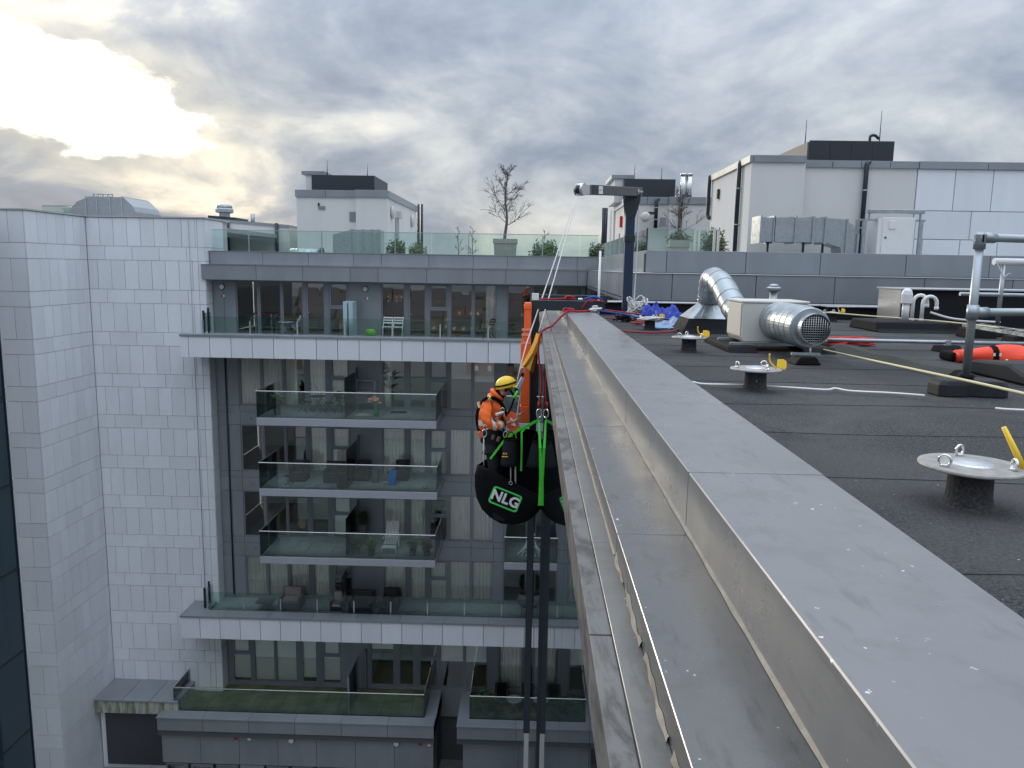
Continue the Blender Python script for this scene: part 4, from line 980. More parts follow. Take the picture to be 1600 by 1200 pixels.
# middle hanging balcony
lounger_chair(468, 745, 33.4, F4, 'dark rattan armchair near the third pane on the middle hanging balcony', dfurn, dfurn, .75, .75)
t = table(452, 755, 32.6, F4, 'low round black side table on the middle hanging balcony', .2, .42)
lounger_chair(523, 745, 33.3, F4, 'dark rattan armchair left of the divider on the middle hanging balcony', dfurn, dfurn, .85, .75)
x = aY(536, 755, 32.4).x; lab(bx('storage_box', mat('charcoal_box', (.035,.038,.042), .6), None, x-.22, x+.22, 32.2, 32.75, F4+.001, F4+.62, .02), 'charcoal storage box against the divider of the middle hanging balcony', 'box')
lounger_chair(568, 742, 33.7, F4, 'dark tub chair right of the divider on the middle hanging balcony', dfurn, dfurn, .6, .65)
x = aY(587, 745, 33.3).x; lab(MB().rev([(.15, 0), (.19, .52), (.21, .52), (.21, .55), (.17, .55), (.14, .05), (.01, .05)], (x, 33.3, F4+.001), 18).build('plant_pot', gfurn, None), 'empty tall grey pot beside the broom on the middle hanging balcony', 'pot')
x = aY(604, 745, 33.2).x; t = thing('broom', 'wooden handled broom leaning beside the blue chair', 'broom', (x, 33.2, F4))
MB().cyl((x, 33.2, F4+.06), (x-.28, 33.9, F4+1.15), .015, 6).build('handle', wood, t); bx('brush_head', wood, t, x-.18, x+.18, 33.16, 33.26, F4+.001, F4+.08)
x = aY(613, 745, 33.0).x; t = thing('blue_chair', 'small bright blue plastic chair on the middle hanging balcony', 'chair', (x, 33, F4)); bp = mat('blue_plastic', (.02,.16,.5), .4)
bx('seat', bp, t, x-.16, x+.16, 32.85, 33.15, F4+.3, F4+.34, .01); bx('backrest', bp, t, x-.16, x+.16, 33.11, 33.15, F4+.341, F4+.62, .01); bx('front_panel', bp, t, x-.15, x+.15, 32.86, 32.9, F4, F4+.299)
bx('rear_panel', bp, t, x-.15, x+.15, 33.1, 33.14, F4, F4+.299)
lounger_chair(628, 740, 33.9, F4, 'dark round chair behind the blue chair on the middle hanging balcony', dfurn, dfurn, .62, .6)
x = aY(664, 760, 32.5).x; lab(MB().rev([(.02, 0), (.1, .03), (.12, .09), (.08, .16), (.01, .18)], (x, 32.5, F4+.001), 14).build('ball', mat('straw', (.5,.4,.2), .8), None), 'straw coloured ball in the corner of the middle hanging balcony', 'ball')
# lowest hanging balcony
pot_plant(556, 860, 32.5, F3, 'dark round bush in a grey pot right of the divider on the lowest hanging balcony', r=.2, h=.3, ph=.7, m=leafd, n=420, seed=8)
pot_plant(580, 862, 32.4, F3, 'green round bush in a pale pot beside the striped lounger', r=.18, h=.28, ph=.5, m=leafg, n=320, seed=9)
pot_plant(567, 835, 33.9, F3, 'dark shrub on a tall pot against the wall panel of the lowest hanging balcony', r=.2, h=.9, ph=.6, m=leafd, n=320, seed=10)
pot_plant(645, 860, 32.5, F3, 'leafy green plant in a grey pot near the glass corner of the lowest hanging balcony', r=.16, h=.28, ph=.55, m=leafo, n=280, seed=11)
pot_plant(667, 862, 32.5, F3, 'reddish twiggy plant in a pot in the corner of the lowest hanging balcony', r=.16, h=.2, ph=.55, m=mat('red_leaf', (.11,.05,.04), .7), n=260, seed=12)
x = aY(611, 850, 33.2).x; t = thing('deck_lounger', 'white slatted reclining chair on the lowest hanging balcony', 'lounger', (x, 33.2, F3))
for q in range(9): MB().bar((x-.27+q*.065, 32.9, F3+.36), (x-.27+q*.065, 33.45, F3+.38), .035, .02).build('seat_slat', white, t); MB().bar((x-.27+q*.065, 33.46, F3+.4), (x-.27+q*.065, 33.85, F3+1.1), .035, .02).build('back_slat', white, t)
for q in range(7): MB().bar((x-.3, 32.55+q*.05, F3+.3), (x+.3, 32.55+q*.05, F3+.3), .03, .02).build('foot_slat', white, t)
legs(t, x-.3, x+.3, 32.6, 33.4, F3, F3+.36, .018, white)
for sx in (-.31, .31): MB().bar((x+sx, 32.9, F3+.6), (x+sx, 33.55, F3+.6), .04, .025).build('armrest', white, t); MB().bar((x+sx, 33.5, F3), (x+sx, 33.5, F3+.59), .03, .03).build('arm_post', white, t)
x = aY(437, 825, 35.4).x; t = thing('acoustic_guitar', 'acoustic guitar standing behind the third pane of the lowest hanging balcony floor', 'guitar', (aY(472, 800, 35.2).x, 35.2, -11.74)); x = aY(472, 800, 35.2).x
MB().prism([(x+.2*math.sin(a*.5236)*(1 if a % 6 else .8), -11.3+.26*math.cos(a*.5236)) for a in range(12)], 'y', 35.15, 35.25).build('body', wood, t); bx('neck', bark, t, x-.025, x+.025, 35.14, 35.18, -11.05, -10.4); bx('stand', dsteel, t, x-.15, x+.15, 35.26, 35.4, -11.77, -11.3)
# small balcony by the mirror wall
x = aY(826, 865, 33).x; t = thing('folded_deckchair', 'white folded deckchair frame on the small balcony below the black bag', 'deckchair', (x, 33, F3))
for a, b_ in (((-.3, 32.7, 0), (.1, 33.2, 1.1)), ((-.5, 32.6, .15), (.35, 32.9, .75)), ((-.45, 33.1, 0), (.3, 33.1, .95)), ((-.15, 32.6, .05), (.4, 33.1, .5))):
    MB().bar((x+a[0], a[1], F3+a[2]), (x+b_[0], b_[1], F3+b_[2]), .05, .03).build('rail', white, t)
for q in range(5): MB().bar((x-.35+q*.13, 32.75, F3+.2+q*.14), (x-.1+q*.13, 32.95, F3+.13+q*.14), .05, .02).build('slat', white, t)
# lower terrace (above the lower white band)
lounger_chair(456, 928, 33.6, F2, 'grey rattan armchair with mauve cushions and pale seat on the lower terrace', gfurn, cush, 1.0, .85)
table(415, 930, 33.4, F2, 'low dark glass table beside the grey rattan armchair', .4, .38, gfurn, False)
lounger_chair(528, 938, 33.3, F2, 'grey footstool chair left of the glass screen on the lower terrace', gfurn, cush, .6, .7)
lounger_chair(566, 935, 33.4, F2, 'wide dark rattan sofa right of the glass screen on the lower terrace', dfurn, dfurn, 1.1, .9, 'sofa', 'sofa')
lounger_chair(611, 925, 33.8, F2, 'dark rattan armchair next to the wide dark sofa', dfurn, dfurn, .75, .8)
table(597, 938, 33.3, F2, 'low dark table between the dark sofa and armchair', .3, .36, dfurn, False)
x = aY(541, 925, 34).x; scr = bx('glass_screen', gl_bal, None, x, x+.02, 33.2, 34.4, F2+.001, F2+1.7); lab(scr, 'upright clear glass privacy screen on the lower terrace', 'screen')
x = aY(822, 930, 33.6).x; t = thing('wicker_chair', 'round wicker egg chair on the lower terrace beside the mirror wall', 'chair', (x, 33.6, F2))
MB().rev([(.05, .3), (.25, .36), (.36, .55), (.38, .8), (.3, .98), (.29, .97), (.34, .8), (.3, .56), (.2, .42), (.02, .38)], (x, 33.6, F2), 18).build('shell', gfurn, t); legs(t, x-.2, x+.2, 33.4, 33.8, F2, F2+.4, .015, dsteel)
# upper terrace
folding_chair(606, 515, 33.9, F6, 'white and black folding chair under the dark pane on the upper terrace', white); folding_chair(622, 515, 33.9, F6, 'second white folding chair paired with the one under the dark pane', white)
table(447, 515, 33.7, F6, 'small round grey table in front of the panes on the upper terrace', .35, .6, galv); folding_chair(463, 520, 33.8, F6, 'pale folding chair beside the small round grey table', galv, rz=-1.2)
x = aY(765, 515, 33.9).x; folding_chair(765, 515, 33.9, F6, 'black folding armchair near the curtain on the upper terrace', dfurn, rz=-1.0)
x = aY(579, 522, 33.6).x; lab(MB().rev([(.16, 0), (.22, .1), (.24, .2), (.2, .32), (.1, .36), (.01, .37)], (x, 33.6, F6+.001), 16).build('watering_can', mat('lime_plastic', (.15,.5,.05), .4), None), 'lime green tub on the upper terrace beside the glass screens', 'tub')
for px, lb_ in ((541, 'tall frosted glass screen on the upper terrace nearest the split window'), (549.5, 'tall frosted glass screen on the upper terrace nearest the lamp panel')):
    x = aY(px, 500, 33.3).x; lab(bx('privacy_screen', mat('frosted_glass', (.42,.55,.60), .35), None, x-.09, x+.09, 33.1, 33.9, F6+.001, F6+1.55, .008), lb_, 'screen')
# indoor furniture seen through the top floor panes
def in_table(px, Y, m, label, h=.75, w=.7):
    x = aY(px, 505, Y).x; zf = -2.32; t = thing('dining_table', label, 'table', (x, Y, zf)); bx('table_top', m, t, x-w, x+w, Y-.4, Y+.4, zf+h-.05, zf+h, .01)
    for sx in (-w+.05, w-.11):
        for sy in (-.35, .29): bx('leg', white, t, x+sx, x+sx+.06, Y+sy, Y+sy+.06, zf, zf+h-.051)
in_table(416, 36.0, redb, 'red topped table with white legs behind the second top floor pane', .95, .45); in_table(390, 37.4, white, 'white table deep inside the top floor room by the stone tower', .75, .7)
in_table(458, 36.8, wood, 'wooden table behind the third top floor pane', .8, .6); in_table(720, 36.6, wood, 'wooden table behind the pane beyond the second split window upstairs', .8, .6)
for i, (px, Y, lb_) in enumerate(((398, 35.6, 'white stool behind the first top floor pane'), (428, 35.7, 'pale stool behind the second top floor pane'), (690, 35.6, 'wooden stool behind the second top floor split window'), (750, 36.2, 'pale stool deep behind the top floor curtain'))):
    x = aY(px, 505, Y).x; t = thing('bar_stool', lb_, 'stool', (x, Y, -2.32)); MB().cyl((x, Y, -1.66), (x, Y, -1.6), .18, 14).build('seat', (white, galv, wood, galv)[i], t); legs(t, x-.13, x+.13, Y-.13, Y+.13, -2.32, -1.66, .018, (white, galv, wood, galv)[i])
# right mossy terrace
for px, lb_ in ((784, 'black mesh garden chair on the planted terrace left of the dark posts'), (826, 'black mesh garden chair by the dark posts on the planted terrace')): lounger_chair(px, 1060, 33.6, F1-.03, lb_, dfurn, blk, .65, .65)
table(804, 1075, 32.9, F1-.03, 'small round grey table on the planted terrace', .35, .6, galv)
pot_plant(759, 1075, 32.7, F1-.03, 'round dark bush at the corner of the planted terrace', r=.22, h=.45, ph=.75, m=leafd, n=420, seed=21)
pot_plant(770, 1085, 32.5, F1-.03, 'spreading dark grass in a pot on the planted terrace', r=.22, h=.3, ph=.6, m=leafd, n=380, seed=22, sz=.2)
# trees and bushes at ground level
bare_tree((-.6, 30.3, GZ), 2.3, .8, 'small twiggy tree on the ground below the planted terrace', 77, None)
for i, (px, w) in enumerate(((700, .8), (800, .9), (640, .7))):
    p = aY(px, 1195, 30.5); t = thing('shrub', ('dark shrub on the ground in the gap between the two terraces', 'olive shrub at the foot of the planted terrace wall', 'low dark shrub below the corner of the long mossy terrace')[i], 'shrub', (p.x, 30.5, GZ))
    leaves((p.x, 30.5, GZ+.9), w, .6, .85, 700, .14, 60+i).build('foliage', (leafd, leafo, leafd)[i], t); MB().tube([(p.x, 30.5, GZ), (p.x, 30.5, GZ+.9)], .04, 6).build('stem', bark, t)
# ================================================================ OUR ROOF
def ring(c, r, t, nrm=(0, 1, 0), seg=18, sq=1.):
    c = Vector(c); n_ = Vector(nrm).normalized(); u = Vector((0, 0, 1)) if abs(n_.z) < .9 else Vector((1, 0, 0)); u = (u-n_*u.dot(n_)).normalized(); w = n_.cross(u)
    return MB().tube([c+u*r*sq*math.cos(2*math.pi*k/seg)+w*r*math.sin(2*math.pi*k/seg) for k in range(seg)], t, 8, closed=True)
def anchor(px, py, label, tagrot=0., tag=True, flat=False, X=None):
    b0 = aZ(px, py, 0); c = Vector((b0.x, b0.y+.08, 0)); t = thing('roof_anchor', label, 'anchor', c, 'roof anchors')
    MB().rev([(.105, 0), (.09, .012), (.082, .05), (.079, .155)], c, 22).build('pedestal', felt, t)
    MB().rev([(.08, .152), (.19, .156), (.192, .161), (.19, .167), (.1, .170), (.09, .172)], c, 40).build('plate', mat('dull_zinc', (.37,.36,.33), .55, metal=.3, var=.8, scale=18., c2=(.24,.235,.22)), t)
    MB().rev([(.085, .170), (.075, .178), (.04, .186), (.01, .189)], c, 24).build('dome', alu, t)
    for a in (50, 170, 290):
        an_ = R_(a+tagrot); e = c+Vector((.14*math.cos(an_), .14*math.sin(an_), .168))
        rg = ring(e+Vector((0, 0, .024)), .021, .0055, (math.cos(an_+.6), math.sin(an_+.6), 0)).build('eye_ring', steel, t); MB().cyl(e, e+Vector((0, 0, .012)), .014, 10).build('nut', steel, rg)
    if tag:
        e = c+Vector((.135, -.055, .178))
        if flat:
            b = MB().prism([(-.045, -.035), (.03, -.04), (.05, -.02), (.05, .03), (.02, .04), (-.04, .03)], 'y', -.003, .003); ro = Euler((R_(-15), R_(12), R_(25)))
            b.v = [ro.to_matrix() @ v+e+Vector((.03, -.02, .035)) for v in b.v]; b.build('inspection_tag', yel, t, .004)
            MB().tube(smooth_path([e, e+Vector((-.05, .0, .05)), e+Vector((-.06, -.01, .11))], 4), .006, 6).build('tie', yel, t)
        else:
            MB().tube([e+Vector((.03, 0, -.01)), e+Vector((-.0, .01, .05)), e+Vector((-.045, .03, .145))], [.011, .012, .009], 8).build('inspection_tag', yel, t)
    return t
anchor(1530, 800, 'round plated roof anchor with upright yellow tag beside the near coping', 30)
anchor(1184, 612, 'round plated roof anchor with flat yellow tag between the fan and the white cable', 0, flat=True)
anchor(1078, 551, 'round plated roof anchor with yellow tag beside the fan box skid', 40, flat=True)
anchor(1016, 516, 'round plated roof anchor with ropes tied near the blue tarpaulin', 10, flat=True)
a5 = aZ(1302, 503, 0)
anchor(1302, 503, 'round plated roof anchor behind the fan at the start of the straw rope', 10, flat=True)

# ---- fan box with silencer and swan-neck duct
fan = thing('extract_fan', 'cream fan box with round galvanised silencer and mesh outlet on rubber feet', 'fan', (2.76, 9.2, 0))
X0, X1, Y0, Y1, Z0, Z1 = 2.40, 3.14, 8.9, 9.55, .10, .57
bxo = MB().prism([(X0, Z0+.05), (X0+.03, Z0), (X1-.03, Z0), (X1, Z0+.05), (X1, Z1-.03), (X0, Z1-.03)], 'y', Y0, Y1).build('casing', offw, fan, .006)
bx('lid', offw, bxo, X0-.012, X1+.012, Y0-.012, Y1+.012, Z1-.028, Z1, .008); bx('side_panel', mat('warm_cream', (.68,.65,.56), .5, var=.1), bxo, X0-.012, X0-.001, Y0+.03, Y1-.03, Z0+.06, Z1-.04, .004)
for yy in (8.82, 9.4): bx('skid', galv, fan, X0-.14, X1+.1, yy, yy+.05, Z0-.032, Z0-.002)
for (xa, xb) in ((X0-.2, X0+.12), (X1-.12, X1+.25)): MB().prism([(8.6, 0), (9.9, 0), (9.85, .065), (8.68, .065)], 'x', xa, xb).build('rubber_skid', rubber, fan, .012)
c = Vector((2.80, 0, .345))
MB().rev([(.21, 8.9), (.212, 8.7), (.21, 8.0), (.205, 7.86), (.195, 7.84), (.15, 7.84)], c, 40, 'y').build('silencer', galv, fan)
for q in range(6): MB().rev([(.212, 8.85-q*.165), (.2165, 8.843-q*.165), (.212, 8.836-q*.165)], c, 40, 'y').build('seam', galv, fan)
MB().rev([(.152, 7.86), (.152, 7.69), (.146, 7.69), (.146, 7.86)], c, 36, 'y').build('collar', galv, fan)
MB().rev([(.145, 7.84), (.145, 7.83)], c, 30, 'y').build('bore', blk, fan)
gm = MB()
for q in range(-6, 7):
    d = q*.023; L = math.sqrt(max(.146**2-d*d, 0)); 
    if L > .01: gm.cyl((c.x+d, 7.70, c.z-L), (c.x+d, 7.70, c.z+L), .0028, 5); gm.cyl((c.x-L, 7.703, c.z+d), (c.x+L, 7.703, c.z+d), .0028, 5)
gm.build('mesh_grille', alu, fan)
MB().cyl((c.x-.02, 7.74, .03), (c.x-.02, 7.74, c.z-.15), .008, 8).build('support_rod', galv, fan)
MB().prism([(-.13+c.x-.1, .005), (.13+c.x-.1, .005), (.075+c.x-.1, .085), (-.075+c.x-.1, .085)], 'y', 7.55, 7.8).build('rubber_foot', rubber, fan, .008); bx('channel', galv, fan, c.x-.22, c.x+.06, 7.68, 7.72, .086, .11)
pth = smooth_path([(2.62, 11.55, .46), (2.6, 11.48, .60), (2.55, 11.2, .74), (2.51, 10.85, .78), (2.53, 10.45, .70), (2.57, 10.1, .50), (2.60, 9.88, .38), (2.66, 9.5, .34)], 5)
MB().tube(pth, .16, 28).build('swan_neck_duct', galv, fan)
for i in range(3, len(pth)-3, 3): 
    d = (pth[i+1]-pth[i-1]).normalized(); ring(pth[i], .161, .005, d, 28).build('seam', galv, fan)
cc = Vector((2.62, 11.6, 0)); b = MB(); S = .36; n = 32; vs = []
for k in range(n):
    t = 2*math.pi*(k+.5)/n; x, y = math.cos(t), math.sin(t); m_ = max(abs(x), abs(y)); vs.append(cc+Vector((S*x/m_, S*y/m_, .21)))
for k in range(n): t = 2*math.pi*(k+.5)/n; vs.append(cc+Vector((.165*math.cos(t), .165*math.sin(t), .42)))
for k in range(n): t = 2*math.pi*(k+.5)/n; vs.append(cc+Vector((.165*math.cos(t), .165*math.sin(t), .56)))
b.add(vs, [(i*n+k, i*n+(k+1) % n, (i+1)*n+(k+1) % n, (i+1)*n+k) for i in range(2) for k in range(n)]); b.build('square_to_round_cone', galv, fan)
ring(cc+Vector((0, 0, .47)), .168, .008, (0, 0, 1), 28).build('seam', galv, fan)
kb = MB(); S2 = .42
kb.add([(cc.x+sx*s_, cc.y+sy*s_, z) for s_, z in ((S2+.06, 0), (S2, .06), (S-.01, .205)) for sx, sy in ((-1,-1),(1,-1),(1,1),(-1,1))], [(i*4+j, i*4+(j+1) % 4, i*4+4+(j+1) % 4, i*4+4+j) for i in range(2) for j in range(4)]+[(8, 9, 10, 11)]); kb.build('kerb', feltv, fan)
MB().rev([(.05, 0), (.05, .09), (.11, .1), (.115, .13), (.08, .15), (.085, .165), (.06, .19), (.01, .195)], aZ(1209, 486, 0)+Vector((0, 0, 0)), 22).build('tmp', galv, None)
o = bpy.data.objects['tmp']; p = aY(1209, 452, 12.4); o.name = 'roof_vent'; o.data.name = 'roof_vent'; lab(o, 'small round capped galvanised vent behind the fan box', 'vent'); bpy.data.objects.remove(o)
p = aY(1209, 452, 12.4); t = thing('roof_vent', 'small round capped galvanised vent pipe behind the cream fan box', 'vent', (p.x, 12.4, 0))
MB().cyl((p.x, 12.4, 0), (p.x, 12.4, p.z-.02), .06, 16).build('pipe', galv, t); MB().rev([(.07, -.03), (.115, -.01), (.12, .02), (.075, .045), (.08, .06), (.05, .08), (.01, .085)], (p.x, 12.4, p.z), 24).build('cap', galv, t)

# ---- free-standing guard rails
def base_block(x, y, par):
    b = MB(); o = [(-.24, -.09), (-.20, -.13), (-.06, -.12), (0, -.085), (.06, -.12), (.22, -.14), (.27, -.1), (.27, .08), (.2, .13), (.06, .11), (0, .085), (-.06, .11), (-.2, .12), (-.24, .08)]
    n = len(o); L = [(1., 0), (1., .09), (.9, .125)]
    b.add([(x+px*s_, y+py*s_, z) for s_, z in L for px, py in o], [(i*n+k, i*n+(k+1) % n, (i+1)*n+(k+1) % n, (i+1)*n+k) for i in range(2) for k in range(n)]+[tuple(range(2*n, 3*n)), tuple(range(n))[::-1]])
    b.build('rubber_base', rubg, par, .012, 2); MB().cyl((x, y, .12), (x, y, .165), .055, 16).build('base_socket', rubber, par)
def fitting(p, r, par): MB().cyl(Vector(p)-Vector((0, 0, .055)), Vector(p)+Vector((0, 0, .055)), r, 18).build('fitting', galv, par)
gp_ = aZ(1508, 622, 0); gx, gy = gp_.x, 5.85
gx = aY(1512, 560, gy).x
G1 = thing('guard_rail', 'galvanised tubular guard rail on a black recycled rubber base', 'guard rail', (gx, gy, 0)); base_block(gx, gy, G1)
zt = aY(1528, 371, gy).z; zm = aY(1515, 488, gy).z
MB().cyl((gx, gy, .14), (gx, gy, zt-.03), .030, 18).build('post', galv, G1)
for z, e in ((zt, 1), (zm, 0)):
    d = Vector((1.9, .62, .0)).normalized()
    MB().cyl((gx+(.03 if e else 0), gy, z), Vector((gx, gy, z))+d*2.2, .030, 18).build('rail', galv, G1)
    fitting((gx, gy, z-.03 if e else z), .041, G1); MB().cyl(Vector((gx, gy, z))+d*.02, Vector((gx, gy, z))+d*.13, .039, 18).build('socket', galv, G1)
MB().rev([(.001, -.04), (.041, -.036), (.041, .02), (.03, .036), (.001, .042)], (gx, gy, zt), 18).build('elbow', galv, G1)
e2 = Vector((gx, gy, 0))+d*2.1; MB().cyl((e2.x, e2.y, .14), (e2.x, e2.y, zt), .0242, 14).build('post', galv, G1); base_block(e2.x, e2.y, G1)
gy2 = 11.6; q = aY(1568, 420, gy2); G2 = thing('guard_rail', 'pale guard rail with tied off cable standing behind the black hatch', 'guard rail', (q.x, gy2, 0)); base_block(q.x, gy2, G2)
z2 = aY(1568, 409, gy2).z; MB().cyl((q.x, gy2, .14), (q.x, gy2, z2), .03, 16).build('post', galv, G2); q0 = aY(1553, 409, gy2)
MB().cyl((q0.x, gy2, z2), (q.x+2.5, gy2+.1, z2), .05, 16).build('rail', white, G2)
MB().cyl((q.x-.6, gy2-.02, .62), (q.x+2.5, gy2+.1, .6), .028, 14).build('rail', galv, G2); MB().cyl((q.x+1.8, gy2+.08, 0.14), (q.x+1.8, gy2+.08, z2), .03, 12).build('post', galv, G2); base_block(q.x+1.8, gy2+.08, G2)
MB().tube(smooth_path([(q0.x+.02, gy2-.04, z2-.02), (q0.x+.08, gy2-.06, z2-.14), (q0.x+.14, gy2-.05, z2-.22), (q0.x+.2, gy2-.05, z2-.17), (q0.x+.24, gy2-.04, z2-.18)], 5), .008, 6).build('tied_cable', wrope, G2)

# ---- hatch kerb with metal box and white swan-neck pipes
hk = thing('service_hatch', 'black felted roof hatch with bright metal box end and trimmed top', 'hatch', (7, 14, 0))
HY = 13.6; x1 = aY(1408, 470, HY).x; x0 = x1-.02; zt = aY(1408, 450, HY).z
bx('end_casing', alu, hk, x0, x1, HY, HY+.85, 0, zt-.03); bx('trim', alu, hk, x0-.02, x1+6.0, HY-.06, HY+.9, zt-.028, zt+.0, .004)
bx('felted_wall', feltv, hk, x1+.003, x1+6, HY+.01, HY+.84, 0, zt-.03)
pk = thing('pipe_kerb', 'felt kerb carrying white swan-neck pipes in front of the metal hatch box', 'kerb', (6.6, 12.6, 0))
a, b_ = aZ(1358, 512, 0), aZ(1500, 520, 0); y0 = b_.y-.2
MB().prism([(y0-.12, .0), (y0+.0, .04), (y0+.05, .16), (y0+1.0, .16), (y0+1.1, 0)], 'x', a.x-.3, b_.x).build('felt_kerb', feltv, pk, .02)
def neck(px, py, y, h, r, label, flip=1):
    p = aY(px, py, y); zb = .16; rr = .11
    pts = [(p.x, y, zb), (p.x, y, p.z-rr)]+[(p.x+flip*rr*(1-math.cos(t)), y, p.z-rr+rr*math.sin(t)) for t in [i*math.pi/8 for i in range(1, 9)]]+[(p.x+flip*2*rr, y, p.z-rr-h)]
    t = thing('swan_neck_pipe', label, 'pipe', (p.x, y, zb)); MB().tube(pts, r, 12).build('pipe', whitepl, t); e = Vector(pts[-1]); MB().cyl(e, e+Vector((0, 0, .05)), r*1.2, 12).build('end_collar', whitepl, t); MB().cyl((p.x, y, zb), (p.x, y, zb+.03), r*1.3, 12).build('flange', whitepl, t)
neck(1428, 461, y0+.5, .08, .028, 'white swan-neck pipe in the middle of the felt kerb'); neck(1443, 463, y0+.45, .1, .028, 'white swan-neck pipe at the cable end of the felt kerb')
p = aY(1418, 452, y0+.5); t = thing('vent_stack', 'stubby white vent pipe with rounded cap on the felt kerb', 'vent', (p.x, y0+.5, .16))
MB().cyl((p.x, y0+.5, .16), (p.x, y0+.5, p.z-.2), .055, 16).build('pipe', whitepl, t); MB().rev([(.085, -.22), (.085, -.08), (.07, -.02), (.04, .01), (.005, .02)], (p.x, y0+.5, p.z), 20).build('cap', whitepl, t)
lab(MB().tube(smooth_path([(p.x+.35, y0+.42, .3), (p.x+.6, y0+.3, .22), (p.x+.9, y0+.25, .19), (p.x+1.3, y0+.15, .175)], 6), .018, 8).build('cable', wrope, None), 'pale cable trailing from the swan-neck pipes', 'cable')

# ---- conduit, tray and rubber feet
a, b_ = aZ(1292, 531, .11), aZ(1640, 538, .11)
cdt = thing('conduit_pipe', 'long thin grey conduit running across the felt on rubber blocks', 'pipe', (a.x, a.y, 0)); MB().cyl(a, b_, .022, 10).build('pipe', galv, cdt)
for px in (1300, 1492):
    p = aZ(px, 552, 0); yy = a.y+(b_.y-a.y)*(p.x-a.x)/(b_.x-a.x); MB().prism([(yy-.12, .003), (yy+.12, .003), (yy+.06, .075), (yy-.06, .075)], 'x', p.x-.13, p.x+.13).build('rubber_block', rubber, cdt, .008); MB().box(p.x-.03, p.x+.03, yy-.03, yy+.03, .076, .135).build('clamp', galv, cdt)
lt = thing('cable_tray', 'pale ladder-like cable tray lying on rubber blocks by the guard rail', 'tray', (6, 10.6, 0)); a, b_ = aZ(1505, 508, .16), aZ(1640, 530, .16)
for q in (0, .35): MB().bar(a+Vector((q, q*.5, 0)), b_+Vector((q, q*.5, 0)), .03, .04).build('side_rail', galv, lt)
for i in range(8): p = a.lerp(b_, i/7); MB().bar(p, p+Vector((.35, .175, 0)), .03, .02).build('rung', galv, lt)
for i in (1, 5): p = a.lerp(b_, i/7); MB().prism([(p.y-.1, .002), (p.y+.28, .002), (p.y+.2, .138), (p.y-.04, .138)], 'x', p.x-.1, p.x+.3).build('rubber_block', rubber, lt, .01)
# low felted ridge with moss, and lying felt lump at the right edge
b = MB(); a, b_ = aZ(1310, 547, 0), aZ(1500, 592, 0); n = 14; vs = []
for i in range(n+1):
    p = a.lerp(b_, i/n); w = .16; h = .07+.01*math.sin(i); s_ = (b_-a).normalized(); nn_ = Vector((-s_.y, s_.x, 0))
    vs += [p-nn_*w+Vector((0,0,.003)), p-nn_*w*.3+Vector((0,0,h)), p+nn_*w*.4+Vector((0,0,h)), p+nn_*w+Vector((0,0,.003))]
b.add(vs, [(4*i+j, 4*i+j+1, 4*i+5+j, 4*i+4+j) for i in range(n) for j in range(3)]+[(0,1,2,3), (4*n+3, 4*n+2, 4*n+1, 4*n)])
lab(b.build('felt_ridge', mat('mossy_felt', (.045,.046,.046), .95, var=.6, scale=2.5, c2=(.06,.062,.035), bump=.5, bscale=200), None), 'low mossy felt ridge running from the fan towards the rubber base', 'ridge')
p = aZ(1600, 600, 0); t = MB().prism([(p.y-.2, .004), (p.y+.7, .004), (p.y+.65, .13), (p.y+.1, .16), (p.y-.14, .09)], 'x', p.x-.1, p.x+1.2).build('rubber_pad', rubg, None, .02); lab(t, 'big block of black rubber at the orange bag', 'block')
# ---- cables and ropes lying on the felt
def lay(name, m, pts, r, label, cat, z=.02, k=8): 
    P = [aZ(px, py, z+r) if len(q_) == 0 else aZ(px, py, q_[0]) for px, py, *q_ in pts]; return lab(MB().tube(smooth_path(P, k), r, 8).build(name, m, None), label, cat)
lay('white_cable', white, [(1060, 595), (1083, 597), (1100, 600), (1170, 602), (1240, 606), (1290, 609), (1305, 607), (1330, 611), (1390, 614), (1445, 618)], .008, 'white cable lying across the felt in front of the roof anchors', 'cable')
lay('white_cable', white, [(1555, 638), (1580, 640), (1640, 642)], .008, 'short white cable continuing past the rubber base', 'cable')
lay('straw_rope', yrope, [(1281, 545, .04), (1330, 556, .10), (1400, 571, .16), (1470, 586, .2), (1530, 599, .22), (1640, 624, .22)], .009, 'straw coloured rope stretched from the fan past the guard post', 'rope')
lay('straw_rope', yrope, [(1292, 488, .18), (1350, 493, .17), (1430, 499, .17), (1500, 505, .17), (1560, 512, .18)], .012, 'straw coloured rope stretched from the far anchor across the felt kerb', 'rope')
def coil(c, r, n, m, label, rr, turns=9, flat=.5):
    rg = random.Random(rr); P = []
    for i in range(turns*14):
        a = i*2*math.pi/14; k = r*(.75+.25*math.sin(i*.37+rr))+rg.uniform(-.02, .02); P.append((c.x+k*math.cos(a), c.y+k*flat*math.sin(a), c.z+.02+.006*(i/14)+rg.uniform(0, .015)))
    return lab(MB().tube(P, .011, 6).build('rope_coil', m, None), label, 'rope')
coil(aZ(1330, 540, 0), .28, 9, redb, 'bright red coil of rope behind the fan outlet', 3, 12)
coil(aZ(1297, 541, 0), .22, 9, redb, 'smaller red coil of rope beside the mesh outlet', 5, 9)

